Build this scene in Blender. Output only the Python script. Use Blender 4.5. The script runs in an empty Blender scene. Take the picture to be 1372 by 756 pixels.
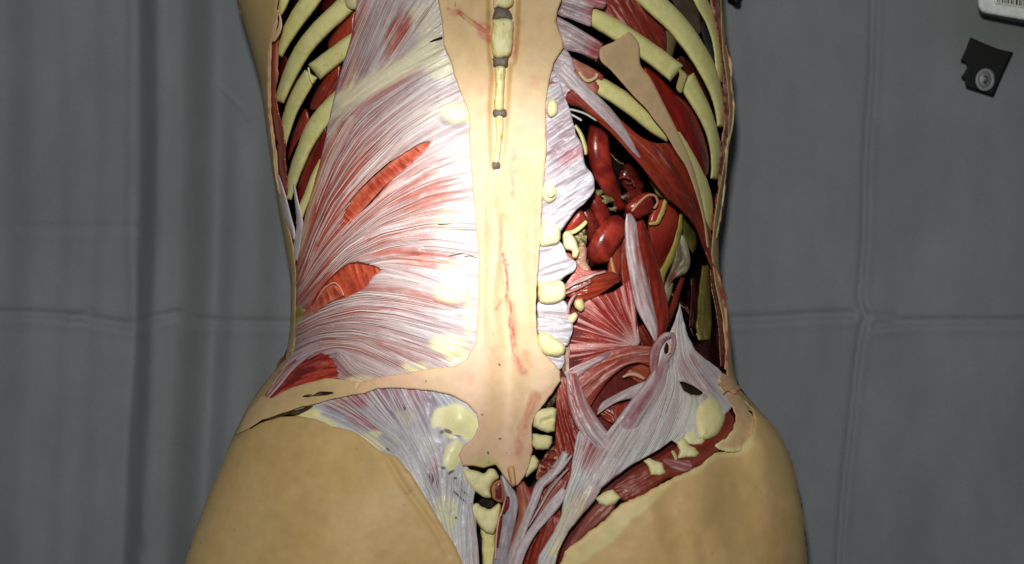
import bpy, math, random
import numpy as np
S = 0.0005          # metres per unit: everything below is laid out in half-millimetre units
D = 3200.0          # camera height over the table, in units
RP = 300.0          # reference height
rng = np.random.RandomState(7)
scene = bpy.context.scene
COL = scene.collection

# ---------------------------------------------------------------- coordinates
def wpt(X, Y, Z):
    f = (D - Z) / (D - RP)
    return np.stack([(X - 686) * S * f, -(Y - 378) * S * f, Z * S], -1)
def interp(v, pts):
    p = np.array(pts, float)
    return np.interp(v, p[:, 0], p[:, 1])
XL = [(-150,300),(0,318),(60,336),(110,350),(200,362),(300,378),(370,391),(440,391),(480,384),(500,366),(540,336),(585,314),(620,299),(680,274),(731,256),(800,236),(900,215)]
XR = [(-150,960),(0,966),(60,972),(110,979),(160,982),(250,968),(320,961),(370,962),(430,976),(490,980),(520,988),(545,1012),(580,1043),(620,1061),(680,1074),(731,1079),(800,1080),(900,1070)]
def smooth_interp(v, pts):
    a = interp(v, pts)
    for o in (-14, 14): a = a + interp(v + o, pts)
    return a / 3
def wide_interp(v, pts):
    return sum(interp(v + o, pts) for o in np.linspace(-60, 60, 13)) / 13
def sm(a, b, x):
    t = np.clip((x - a) / (b - a), 0, 1)
    return t * t * (3 - 2 * t)
def H(X, Y):
    X = np.asarray(X, float); Y = np.asarray(Y, float)
    l = smooth_interp(Y, XL) - 1.0; r = smooth_interp(Y, XR) + 1.0
    c = 0.5 * (l + r) * 0.7 + 0.3 * 683
    t = np.where(X < c, (c - X) / (c - l), (X - c) / (r - c))
    t = np.clip(t, 0, 1)
    zt = wide_interp(Y, [(-150,392),(0,392),(200,392),(350,366),(450,366),(560,388),(700,412),(900,405)])
    zs = wide_interp(Y, [(-150,165),(350,165),(600,190),(900,190)])
    h = zs + (zt - zs) * np.sqrt(np.clip(1 - t ** 2.5, 0, 1))
    m = sm(540, 400, Y)
    h = h + m * 11 * np.exp(-((np.abs(X - 683) - 105) / 55) ** 2)
    h = h - 10 * np.exp(-((X - 681) / 22) ** 2) * sm(150, 340, Y) * sm(660, 540, Y)
    g = sm(520, 700, Y)
    h = h + g * 26 * np.exp(-((X - 440) / 110) ** 2) + g * 26 * np.exp(-((X - 925) / 110) ** 2) - g * 22 * np.exp(-((X - 668) / 60) ** 2)
    return h

# ---------------------------------------------------------------- noise
def vnoise(X, Y, sc, seed=0, sy=None):
    sy = sy or sc
    r = np.random.RandomState(seed * 7919 % 100003 + 11)
    T = r.rand(128, 128)
    u = X / sc + 1000.3; v = Y / sy + 1000.7
    i = np.floor(u).astype(int); j = np.floor(v).astype(int)
    a = u - i; b = v - j
    a = a * a * (3 - 2 * a); b = b * b * (3 - 2 * b)
    g = lambda p, q: T[p % 128, q % 128]
    return (g(i, j) * (1 - a) + g(i + 1, j) * a) * (1 - b) + (g(i, j + 1) * (1 - a) + g(i + 1, j + 1) * a) * b
def fbm(X, Y, sc, seed=0, o=3):
    s = 0; w = 0; a = 1.0
    for k in range(o):
        s = s + a * vnoise(X, Y, sc / 2 ** k, seed + k * 13); w += a; a *= 0.5
    return s / w
def sstep(a, b, x):
    t = np.clip((x - a) / (b - a), 0, 1)
    return t * t * (3 - 2 * t)
def C(r, g, b): return np.array([r, g, b], float) / 255
def mix(a, b, t):
    t = np.asarray(t)[..., None] if np.ndim(t) else t
    return a * (1 - t) + b * t
def tolin(c):
    c = np.clip(c, 0, 1)
    return np.where(c <= 0.04045, c / 12.92, ((c + 0.055) / 1.055) ** 2.4)
def ell(X, Y, cx, cy, rx, ry, ang=0, soft=0.5):
    a = math.radians(ang); dx = X - cx; dy = Y - cy
    u = (dx * math.cos(a) + dy * math.sin(a)) / rx; v = (-dx * math.sin(a) + dy * math.cos(a)) / ry
    d = np.sqrt(u * u + v * v)
    return 1 - sstep(1 - soft, 1 + soft, d)
def stroke(X, Y, pts, w, soft=None):
    """soft mask round a polyline"""
    d = seg_dist(X, Y, np.array(pts, float), False)[0]
    soft = soft or w * 0.6
    return 1 - sstep(w - soft, w + soft, d)

# ---------------------------------------------------------------- outlines
def catmull(pts, n=6, closed=True):
    p = np.array(pts, float); N = len(p); out = []
    rngi = range(N) if closed else range(N - 1)
    for i in rngi:
        if closed: a, b, c, d = p[i - 1], p[i], p[(i + 1) % N], p[(i + 2) % N]
        else: a, b, c, d = p[max(i - 1, 0)], p[i], p[i + 1], p[min(i + 2, N - 1)]
        for k in range(n):
            t = k / n
            out.append(0.5 * ((2 * b) + (c - a) * t + (2 * a - 5 * b + 4 * c - d) * t * t + (3 * b - a - 3 * c + d) * t ** 3))
    if not closed: out.append(p[-1])
    return np.array(out)
def subdiv(p, L=3.0, closed=True):
    out = []; N = len(p)
    for i in range(N if closed else N - 1):
        a = p[i]; b = p[(i + 1) % N]; n = max(1, int(np.hypot(*(b - a)[:2]) / L))
        for k in range(n): out.append(a + (b - a) * k / n)
    if not closed: out.append(p[-1])
    return np.array(out)
def outline(pts, smooth=True, rag=0, seed=1, ragsc=7):
    p = catmull(pts, 5) if smooth else np.array(pts, float)
    if rag:
        p = subdiv(p, 1.6)
        t = np.roll(p, -1, 0) - np.roll(p, 1, 0); n = np.stack([t[:, 1], -t[:, 0]], -1)
        n /= np.maximum(np.linalg.norm(n, axis=1), 1e-6)[:, None]
        k = fbm(p[:, 0] * 1.0, p[:, 1] * 1.0, ragsc, seed, 3) - 0.5
        p = p + n * (k * 2 * rag)[:, None]
    return p
def seg_dist(X, Y, p, closed=True):
    """distance to polyline and the closest point"""
    q = np.roll(p, -1, 0) if closed else p[1:]
    p0 = p if closed else p[:-1]
    best = np.full(X.shape, 1e9); bx = np.zeros(X.shape); by = np.zeros(X.shape)
    for a, b in zip(p0, q):
        d = b - a; L = d @ d
        if L < 1e-9: continue
        t = np.clip(((X - a[0]) * d[0] + (Y - a[1]) * d[1]) / L, 0, 1)
        cx = a[0] + t * d[0]; cy = a[1] + t * d[1]
        dd = (X - cx) ** 2 + (Y - cy) ** 2
        m = dd < best
        best = np.where(m, dd, best); bx = np.where(m, cx, bx); by = np.where(m, cy, by)
    return np.sqrt(best), bx, by
def inside(X, Y, p):
    r = np.zeros(X.shape, bool); q = np.roll(p, -1, 0)
    for a, b in zip(p, q):
        if a[1] == b[1]: continue
        c = ((a[1] > Y) != (b[1] > Y)) & (X < (b[0] - a[0]) * (Y - a[1]) / (b[1] - a[1]) + a[0])
        r ^= c
    return r
def sdf(X, Y, p):
    d, bx, by = seg_dist(X, Y, p)
    return np.where(inside(X, Y, p), -d, d), bx, by
def pmask(X, Y, pts, soft=3, smooth=True):
    p = catmull(pts, 4) if smooth else np.array(pts, float)
    return sstep(-soft, soft, -sdf(X, Y, p)[0])

# ---------------------------------------------------------------- flow streaks (fibres)
def bil(A, u, v):
    h, w = A.shape
    u = np.clip(u, 0, w - 1.001); v = np.clip(v, 0, h - 1.001)
    i = u.astype(int); j = v.astype(int); a = u - i; b = v - j
    return (A[j, i] * (1 - a) + A[j, i + 1] * a) * (1 - b) + (A[j + 1, i] * (1 - a) + A[j + 1, i + 1] * a) * b
def blur(A, n):
    for _ in range(n):
        A = (A + np.roll(A, 1, 0) + np.roll(A, -1, 0)) / 3
        A = (A + np.roll(A, 1, 1) + np.roll(A, -1, 1)) / 3
    return A
def fibres(bb, flow, seed=0, L=22):
    """streak fields over a bounding box that follow the guide lines of flow"""
    x0, y0, x1, y1 = [int(v) for v in bb]
    w = x1 - x0 + 2; h = y1 - y0 + 2
    st = 4
    gx, gy = np.meshgrid(np.arange(0, w + st, st), np.arange(0, h + st, st))
    PX = gx + x0; PY = gy + y0
    cu = np.zeros(PX.shape); cv = np.zeros(PX.shape)
    for f in flow:
        q = subdiv(np.array(f, float), 12, False)
        for a, b in zip(q[:-1], q[1:]):
            m = (a + b) / 2; t = b - a; ang = math.atan2(t[1], t[0])
            wt = 1 / ((PX - m[0]) ** 2 + (PY - m[1]) ** 2 + 40) ** 1.6
            cu += wt * math.cos(2 * ang); cv += wt * math.sin(2 * ang)
    n = np.sqrt(cu ** 2 + cv ** 2) + 1e-12; cu /= n; cv /= n
    U, V = np.meshgrid(np.arange(w, dtype=float), np.arange(h, dtype=float))
    c2 = bil(cu, U / st, V / st); s2 = bil(cv, U / st, V / st)
    ang = 0.5 * np.arctan2(s2, c2)
    dx = np.cos(ang); dy = np.sin(ang)
    r = np.random.RandomState(seed)
    outs = []
    for b in (1, 3, 8):
        N = r.rand(h, w)
        if b: N = blur(N, b)
        acc = N.copy(); cnt = 1
        LL = L * (1 if b < 5 else 1.8)
        if b == 1: N = N + .5 * (r.rand(h, w) - .5)
        for sg in (1, -1):
            u = U.copy(); v = V.copy(); px = dx * sg; py = dy * sg
            for k in range(int(LL)):
                u = u + px; v = v + py
                ix = np.clip(u, 0, w - 1).astype(int); iy = np.clip(v, 0, h - 1).astype(int)
                nx = dx[iy, ix]; ny = dy[iy, ix]
                fl = np.where(nx * px + ny * py < 0, -1, 1)
                px = nx * fl; py = ny * fl
                acc += bil(N, u, v); cnt += 1
        acc /= cnt
        acc = (acc - acc.mean()) / (acc.std() + 1e-9)
        outs.append(np.clip(0.5 + acc * 0.25, 0, 1))
    return [lambda X, Y, A=A: bil(A, np.asarray(X) - x0, np.asarray(Y) - y0) for A in outs]

# ---------------------------------------------------------------- meshes
def build_mesh(name, co, quads, tris, col, mat, parent, smooth=True):
    me = bpy.data.meshes.new(name)
    nq, nt = len(quads), len(tris)
    me.vertices.add(len(co)); me.vertices.foreach_set('co', np.asarray(co, np.float32).ravel())
    loops = np.concatenate([np.asarray(quads, np.int32).ravel(), np.asarray(tris, np.int32).ravel()]) if nt else np.asarray(quads, np.int32).ravel()
    me.loops.add(len(loops)); me.loops.foreach_set('vertex_index', loops.astype(np.int32))
    me.polygons.add(nq + nt)
    st = np.concatenate([np.arange(nq) * 4, nq * 4 + np.arange(nt) * 3]).astype(np.int32)
    me.polygons.foreach_set('loop_start', st)
    me.update(calc_edges=True); me.validate(clean_customdata=False)
    me.polygons.foreach_set('use_smooth', np.full(len(me.polygons), smooth))
    if col is not None:
        at = me.color_attributes.new('Col', 'FLOAT_COLOR', 'POINT')
        c4 = np.ones((len(co), 4), np.float32); c4[:, :3] = tolin(col)
        at.data.foreach_set('color', c4.ravel())
    me.materials.append(mat)
    o = bpy.data.objects.new(name, me); COL.objects.link(o)
    if parent is not None:
        o.parent = parent
    return o

class Ctx: pass
def sheet(name, pts, mat, parent, col, zoff=0, thick=8, step=1.5, edge=3, dome=0, rel=None, smooth=True, rag=0,
          holes=(), flow=None, seed=1, zfun=H, roll=None, skirt=None, L=22, ragsc=7, edgecol=None, label=None):
    """a slab of tissue lying on the body's surface: rounded edges, real thickness, own relief and pigment"""
    P = outline(pts, smooth, rag, seed, ragsc)
    Hs = [outline(h, smooth, rag, seed + 5 + k, ragsc) for k, h in enumerate(holes)]
    x0, y0 = P.min(0) - 2 * step; x1, y1 = P.max(0) + 2 * step
    gx = np.arange(x0, x1 + step, step); gy = np.arange(y0, y1 + step, step)
    X, Y = np.meshgrid(gx, gy)
    d, bx, by = sdf(X, Y, P)
    for q in Hs:
        d2, cx, cy = sdf(X, Y, q)
        m = -d2 > d
        d = np.where(m, -d2, d); bx = np.where(m, cx, bx); by = np.where(m, cy, by)
    ins = d < 0
    keep = (ins[:-1, :-1].astype(int) + ins[1:, :-1] + ins[:-1, 1:] + ins[1:, 1:]) >= 1
    used = np.zeros(X.shape, bool)
    used[:-1, :-1] |= keep; used[1:, :-1] |= keep; used[:-1, 1:] |= keep; used[1:, 1:] |= keep
    X = np.where(ins, X, bx); Y = np.where(ins, Y, by); dd = np.where(ins, -d, 0)
    idx = np.full(X.shape, -1); idx[used] = np.arange(used.sum())
    x = X[used]; y = Y[used]; dist = dd[used]
    j, i = np.nonzero(keep)
    quads = np.stack([idx[j, i], idx[j + 1, i], idx[j + 1, i + 1], idx[j, i + 1]], -1)
    c = Ctx(); c.X = x; c.Y = y; c.d = dist; c.seed = seed
    if flow is not None:
        F = fibres((x0 - 2, y0 - 2, x1 + 2, y1 + 2), flow, seed, L)
        c.f0, c.f1, c.f2 = [f(x, y) for f in F]
    z = zfun(x, y) + zoff
    e = np.clip(dist / edge, 0, 1)
    er = min(edge, thick)
    z = z - er * (1 - np.sqrt(np.clip(1 - (1 - e) ** 2, 0, 1)))
    if dome:
        rmax = max(dist.max(), 1e-3); t = dist / rmax
        z = z + dome * np.sqrt(np.clip(1 - (1 - t) ** 2, 0, 1))
    if rel is not None: z = z + rel(c) * np.clip(dist / 2.0, 0, 1)
    colr = np.broadcast_to(col(c) if callable(col) else np.asarray(col, float), (len(x), 3)).copy()
    # skirt: turn the border down so that the slab has thickness
    ed = np.concatenate([quads[:, [0, 1]], quads[:, [1, 2]], quads[:, [2, 3]], quads[:, [3, 0]]])
    key = np.sort(ed, 1); k = key[:, 0].astype(np.int64) * (len(x) + 1) + key[:, 1]
    u, inv, cnt = np.unique(k, return_inverse=True, return_counts=True)
    be = ed[cnt[inv] == 1]
    bv = np.unique(be)
    mp = np.full(len(x), -1); mp[bv] = len(x) + np.arange(len(bv))
    sk = thick if skirt is None else skirt
    zb = z[bv] - sk
    co = wpt(np.concatenate([x, x[bv]]), np.concatenate([y, y[bv]]), np.concatenate([z, np.maximum(zb, 2)]))
    cb = colr[bv] * (0.85 if edgecol is None else 0) + (0 if edgecol is None else np.asarray(edgecol))
    sq = np.stack([be[:, 1], be[:, 0], mp[be[:, 0]], mp[be[:, 1]]], -1)
    o = build_mesh(name, co, np.concatenate([quads, sq]), np.zeros((0, 3), int), np.concatenate([colr, cb]), mat, parent)
    if label: o['label'] = label
    return o

def tube(name, pts, mat, parent, col, flat=1.0, seg=20, zfun=H, absz=False, caps=(0.6, 0.6), bump=0.0, seed=3, n=8, label=None, rel=None):
    """pts: (x, y, z offset, radius)"""
    q = catmull(pts, n, False); q = subdiv(q, 1.6, False)
    t = np.gradient(q[:, :2], axis=0); t /= np.maximum(np.linalg.norm(t, axis=1), 1e-6)[:, None]
    nrm = np.stack([-t[:, 1], t[:, 0]], -1)
    M = len(q); s = np.concatenate([[0], np.cumsum(np.hypot(*np.diff(q[:, :2], axis=0).T))])
    r = q[:, 3].copy()
    for side, cp in ((0, caps[0]), (1, caps[1])):     # rounded ends
        dist = s if side == 0 else s[-1] - s
        if cp > 0: r *= np.sqrt(np.clip(1 - (1 - np.clip(dist / (q[:, 3] * cp + 0.01), 0, 1)) ** 2, 0, 1)) * 0.98 + 0.02
    th = np.linspace(0, 2 * np.pi, seg, endpoint=False)
    zc = (0 if absz else zfun(q[:, 0], q[:, 1])) + q[:, 2]
    R = r[:, None] * (1 + bump * (vnoise(s[:, None] + 0 * th, 0 * s[:, None] + th * 6, 7, seed) - 0.5))
    X = q[:, 0][:, None] + nrm[:, 0][:, None] * R * np.cos(th); Y = q[:, 1][:, None] + nrm[:, 1][:, None] * R * np.cos(th)
    if not absz:
        hz = zfun(X, Y) - zfun(q[:, 0], q[:, 1])[:, None]
        hz = np.clip(hz, -R, R) * 0.7
    else: hz = 0
    Z = zc[:, None] + R * flat * np.sin(th) + hz
    SS = np.broadcast_to(s[:, None], X.shape); TH = np.broadcast_to(th, X.shape)
    c = Ctx(); c.X = X.ravel(); c.Y = Y.ravel(); c.s = SS.ravel(); c.th = TH.ravel(); c.len = s[-1]
    colr = np.broadcast_to(col(c) if callable(col) else np.asarray(col, float), (X.size, 3)).copy()
    co = wpt(X.ravel(), Y.ravel(), Z.ravel())
    i, j = np.meshgrid(np.arange(M - 1), np.arange(seg), indexing='ij')
    a = i * seg + j; b = i * seg + (j + 1) % seg
    quads = np.stack([a, b, b + seg, a + seg], -1).reshape(-1, 4)
    e0 = len(co); cen = wpt(q[[0, -1], 0], q[[0, -1], 1], zc[[0, -1]])
    co = np.concatenate([co, cen]); colr = np.concatenate([colr, colr[[0, -1]]])
    k = np.arange(seg)
    tr = np.concatenate([np.stack([np.full(seg, e0), (k + 1) % seg, k], -1), np.stack([np.full(seg, e0 + 1), (M - 1) * seg + k, (M - 1) * seg + (k + 1) % seg], -1)])
    o = build_mesh(name, co, quads, tr, colr, mat, parent)
    if label: o['label'] = label
    return o

# ---------------------------------------------------------------- materials
def material(name, rough=0.5, spec=0.4, coat=0.0, bumps=(), vary=0.0, vscale=400, sss=0.0, sheen=0.0, ssc=(1, .4, .25), speck=0):
    m = bpy.data.materials.new(name); m.use_nodes = True
    nt = m.node_tree; N = nt.nodes; Lk = nt.links
    b = N['Principled BSDF']
    at = N.new('ShaderNodeVertexColor'); at.layer_name = 'Col'
    tc = N.new('ShaderNodeTexCoord')
    out = at.outputs['Color']
    if vary:
        n = N.new('ShaderNodeTexNoise'); n.inputs['Scale'].default_value = vscale; n.inputs['Detail'].default_value = 5
        Lk.new(tc.outputs['Object'], n.inputs['Vector'])
        mr = N.new('ShaderNodeMapRange'); mr.inputs['From Min'].default_value = 0.3; mr.inputs['From Max'].default_value = 0.7
        mr.inputs['To Min'].default_value = 1 - vary; mr.inputs['To Max'].default_value = 1 + vary * 0.5
        Lk.new(n.outputs['Fac'], mr.inputs['Value'])
        mx = N.new('ShaderNodeVectorMath'); mx.operation = 'SCALE'
        Lk.new(out, mx.inputs[0]); Lk.new(mr.outputs['Result'], mx.inputs['Scale']); out = mx.outputs['Vector']
    Lk.new(out, b.inputs['Base Color'])
    b.inputs['Roughness'].default_value = rough
    b.inputs['Specular IOR Level'].default_value = spec
    b.inputs['Coat Weight'].default_value = coat; b.inputs['Coat Roughness'].default_value = 0.2
    b.inputs['Sheen Weight'].default_value = sheen
    if sss:
        b.inputs['Subsurface Weight'].default_value = sss
        b.inputs['Subsurface Radius'].default_value = ssc
        b.inputs['Subsurface Scale'].default_value = 0.004
    prev = None
    for sc, st, dist in bumps:
        n = N.new('ShaderNodeTexNoise'); n.inputs['Scale'].default_value = sc; n.inputs['Detail'].default_value = 6
        Lk.new(tc.outputs['Object'], n.inputs['Vector'])
        bp = N.new('ShaderNodeBump'); bp.inputs['Strength'].default_value = st; bp.inputs['Distance'].default_value = dist
        Lk.new(n.outputs['Fac'], bp.inputs['Height'])
        if prev: Lk.new(prev.outputs['Normal'], bp.inputs['Normal'])
        prev = bp
    if prev: Lk.new(prev.outputs['Normal'], b.inputs['Normal'])
    return m
M_skin = material('waxen_skin', 0.5, 0.35, 0, ((1300, 0.2, 0.0004), (260, 0.14, 0.0008)), 0.07, 90, sss=0.12)
M_fasc = material('white_fascia', 0.42, 0.4, 0.08, ((1500, 0.1, 0.0003),), 0.05, 500)
M_musc = material('red_muscle', 0.44, 0.35, 0.05, ((1200, 0.12, 0.0003),), 0.06, 500)
M_wet = material('glossy_red_organ', 0.3, 0.45, 0.2, ((420, 0.22, 0.0006), (130, .2, .0015)), 0.1, 120)
M_bone = material('cream_bone', 0.55, 0.3, 0, ((260, 0.10, 0.0005), (1400, 0.12, 0.0003)), 0.04, 150)
M_fat = material('yellow_fat', 0.42, 0.4, 0.1, ((350, 0.3, 0.0008),), 0.12, 180)
M_dark = material('dark_lining', 0.6, 0.2, 0, ((120, 0.5, 0.003),), 0.3, 100)
M_cloth = material('grey_cloth', 0.9, 0.15, 0, ((1500, 0.35, 0.0006), (60, 0.2, 0.003)), 0.10, 1100, sheen=0.05)
M_plain = material('plastic', 0.4, 0.4)
M_black = material('black_card', 0.6, 0.2)

# pigments (display values, turned linear when stored)
SKIN = C(220,190,144); SKIN_P = C(226,184,148)
BONE = C(240,232,178); BONE_Y = C(228,220,146)
WHITE = C(226,222,222); MAUVE = C(150,126,136); RED = C(168,70,46); DRED = C(112,40,27); PINK = C(206,140,136)
FAT = C(206,196,104); BLACK = C(16,7,6)

def tagp(o, label=None):
    if label: o['label'] = label
    return o
def thing(name, label, cat, loc, group=None):
    o = bpy.data.objects.new(name, None); COL.objects.link(o); o.location = loc
    o.empty_display_size = 0.05
    o['label'] = label; o['category'] = cat
    if group: o['group'] = group
    return o

def strands(name, pts, flow, n, parent, mat, cols, zoff=1.0, holes=(), w=(.3, .7), length=(30, 110), dens=None, seed=1, smooth=False, zfun=H):
    """many fine raised fibres that follow the flow, gathered as one part"""
    P = outline(pts, smooth); Hs = [outline(h, True) for h in holes]
    x0, y0 = P.min(0) - 4; x1, y1 = P.max(0) + 4
    U, V = np.meshgrid(np.arange(x0, x1, 2.0), np.arange(y0, y1, 2.0))
    M = sdf(U, V, P)[0] * -1
    for q in Hs: M = np.minimum(M, sdf(U, V, q)[0])
    st = 6
    gx, gy = np.meshgrid(np.arange(x0, x1 + st, st), np.arange(y0, y1 + st, st))
    cu = np.zeros(gx.shape); cv = np.zeros(gx.shape)
    for f in flow:
        q = subdiv(np.array(f, float), 12, False)
        for a, b in zip(q[:-1], q[1:]):
            m = (a + b) / 2; t = b - a; ang = math.atan2(t[1], t[0])
            wt = 1 / ((gx - m[0]) ** 2 + (gy - m[1]) ** 2 + 40) ** 1.6
            cu += wt * math.cos(2 * ang); cv += wt * math.sin(2 * ang)
    nn = np.sqrt(cu ** 2 + cv ** 2) + 1e-12; cu /= nn; cv /= nn
    ins = lambda x, y: bil(M, (x - x0) / 2, (y - y0) / 2)
    r = np.random.RandomState(seed)
    sx = r.uniform(x0, x1, n * 12); sy = r.uniform(y0, y1, n * 12)
    ok = ins(sx, sy) > 2
    if dens is not None: ok &= r.rand(len(sx)) < dens(sx, sy)
    sx = sx[ok][:n]; sy = sy[ok][:n]; n = len(sx)
    L = r.uniform(*length, n); W = r.uniform(*w, n) ; ci = r.randint(0, len(cols), n); K = int(length[1] / 4) + 1
    ds = L / (2 * K)
    path = []
    for sg in (-1, 1):
        x = sx.copy(); y = sy.copy(); pa = None; seq = []; alive = np.ones(n, bool)
        for k in range(K):
            c2 = bil(cu, (x - x0) / st, (y - y0) / st); s2 = bil(cv, (x - x0) / st, (y - y0) / st)
            a = .5 * np.arctan2(s2, c2); dx = np.cos(a); dy = np.sin(a)
            if pa is None: dx, dy = dx * sg, dy * sg
            else:
                fl = np.where(dx * pa[0] + dy * pa[1] < 0, -1, 1); dx, dy = dx * fl, dy * fl
            pa = (dx, dy)
            nx = x + dx * ds; ny = y + dy * ds
            alive = alive & (ins(nx, ny) > 1.5)
            x = np.where(alive, nx, x); y = np.where(alive, ny, y)
            seq.append((x.copy(), y.copy(), alive.copy()))
        path.append(seq)
    seq = path[0][::-1] + [(sx, sy, np.ones(n, bool))] + path[1]
    X = np.array([s[0] for s in seq]).T; Y = np.array([s[1] for s in seq]).T; A = np.array([s[2] for s in seq]).T
    m = X.shape[1]
    t = np.linspace(-1, 1, m)[None]; wd = W[:, None] * np.sqrt(np.clip(1 - t ** 2, 0, 1)) + .05
    tx = np.gradient(X, axis=1); ty = np.gradient(Y, axis=1); tl = np.sqrt(tx ** 2 + ty ** 2) + 1e-6
    nx = -ty / tl; ny = tx / tl
    h = zfun(X, Y) + zoff
    co = []; 
    for k, up in ((-1, -.6), (0, .9), (1, -.6)):
        co.append(wpt(X + nx * wd * k, Y + ny * wd * k, h + up * wd))
    co = np.stack(co, 2).reshape(-1, 3)
    i, j = np.nonzero(A[:, :-1] & A[:, 1:])
    b0 = (i * m + j) * 3
    q = np.concatenate([np.stack([b0, b0 + 1, b0 + 4, b0 + 3], -1), np.stack([b0 + 1, b0 + 2, b0 + 5, b0 + 4], -1)])
    col = np.array(cols)[ci][:, None, None, :] * np.ones((1, m, 3, 1)) * r.uniform(.9, 1.06, (n, 1, 1, 1))
    o = build_mesh(name, co, q, np.zeros((0, 3), int), col.reshape(-1, 3), mat, parent)
    o['kind'] = 'stuff'
    return o

# colour recipes
def c_skin(c):
    n = fbm(c.X, c.Y, 60, 3); k = fbm(c.X, c.Y, 9, 8)
    col = mix(SKIN, SKIN_P, sstep(0.35, 0.7, n) * 0.5)
    col = col * (0.97 + 0.06 * k)[:, None]
    return col
def c_bone(c):
    n = fbm(c.X, c.Y, 14, 5); m = fbm(c.X, c.Y, 4, 9)
    return mix(BONE, BONE_Y, sstep(0.4, 0.75, n) * 0.5) * (0.97 + 0.05 * m)[:, None]
def fas(red=0.15, mauve=0.4, r=RED, w=WHITE, k=1.6, m=MAUVE):
    """white fascia; mauve and red tissue shows softly between fine pale fibres"""
    def f(c):
        R = red(c) if callable(red) else red
        Mv = mauve(c) if callable(mauve) else mauve
        s = sstep(.15, .85, .62 * c.f0 + .38 * c.f1)           # fine strand pattern
        q = sstep(.2, .8, c.f2)
        a = np.clip(Mv * 1.5 * (.5 + .6 * (1 - s) + .35 * (q - .5)), 0, .9)
        b = np.clip(R * 2.0 * (.36 + .6 * (1 - s) + .3 * (q - .4)), 0, .9)
        col = mix(w, m, a)
        col = mix(col, r, b)
        wh = sstep(.6, .95, c.f0) * (.15 + .6 * np.clip(R * 2 + Mv, 0, 1))
        col = mix(col, C(232,226,222), wh * .6)
        dk = sstep(.40, .08, c.f0) * (.04 + .5 * np.clip(R + .6 * Mv, 0, 1))
        return mix(col, col * .62, dk * .7)
    return f
def mus(base=RED, dark=DRED, pale=0.12, streak=1.0, pc=PINK):
    base = base * np.array([1, 1.1, .9]); dark = dark * np.array([1, 1.12, .9])
    def f(c):
        col = mix(base, dark, sstep(0.2, 0.8, c.f0 * .25 + c.f1 * 0.45 + c.f2 * 0.3) * streak)
        return mix(col, pc, sstep(0.55, 1.0, c.f0 * 0.6 + c.f1 * 0.4 + pale - 0.1) * 0.7)
    return f
def frel(a=1.2, b=1.2, c2=2.0):
    return lambda c: (c.f0 - 0.5) * a + (c.f1 - 0.5) * b * 1.5 + (c.f2 - 0.5) * c2

# ================================================================= the anatomical torso
torso = thing('anatomical_torso', 'anatomical torso seen from behind, cut open to show ribs, white fascia and red muscles', 'anatomical model', (0, 0, 0))
T = torso

def ribbon(pts):
    """outline of a band from (x, y, full width) stations"""
    q = catmull(pts, 4, False)
    t = np.gradient(q[:, :2], axis=0); t /= np.maximum(np.linalg.norm(t, axis=1), 1e-6)[:, None]
    n = np.stack([-t[:, 1], t[:, 0]], -1)
    a = q[:, :2] + n * q[:, 2:3] / 2; b = q[:, :2] - n * q[:, 2:3] / 2
    return np.concatenate([a, b[::-1]])
def band(name, pts, mat, col, zoff=0, thick=8, dome=0, step=1.2, edge=3, rag=0, seed=1, rel='f', **kw):
    P = ribbon(pts)
    fl = [[(p[0], p[1]) for p in pts]]
    r = frel(1.4, 1.4, 2) if rel == 'f' else rel
    return sheet(name, P, mat, T, col, zoff=zoff, thick=thick, dome=dome, step=step, edge=edge, rag=rag, seed=seed,
                 smooth=False, flow=fl, rel=r, **kw)
def tw(name, pts, mat, col, parent=None, **kw):
    return tube(name, pts, mat, parent or T, col, **kw)

# ---- the shell underneath: flanks and belly side down to the table
def shell():
    ys = np.arange(-140, 892, 6.0); ph = np.linspace(0, math.pi, 49)
    Yg, P = np.meshgrid(ys, ph, indexing='ij')
    l = smooth_interp(Yg, XL); r = smooth_interp(Yg, XR)
    c = (l + r) / 2; h = (r - l) / 2
    zs = interp(Yg, [(-150,165),(350,165),(600,190),(900,190)])
    X = c - (h + 1.5) * np.cos(P); s = np.sin(P)
    Z = zs * (1 - s ** 0.75) + 2
    Z = np.where((P < 0.001) | (P > math.pi - 0.001), zs + 6, Z)
    co = wpt(X.ravel(), Yg.ravel(), Z.ravel())
    n, m = X.shape
    i, j = np.meshgrid(np.arange(n - 1), np.arange(m - 1), indexing='ij')
    a = i * m + j
    q = np.stack([a, a + 1, a + m + 1, a + m], -1).reshape(-1, 4)
    c0 = Ctx(); c0.X = X.ravel(); c0.Y = Yg.ravel()
    build_mesh('flank_skin', co, q, np.zeros((0, 3), int), c_skin(c0), M_skin, T)
shell()

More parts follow.
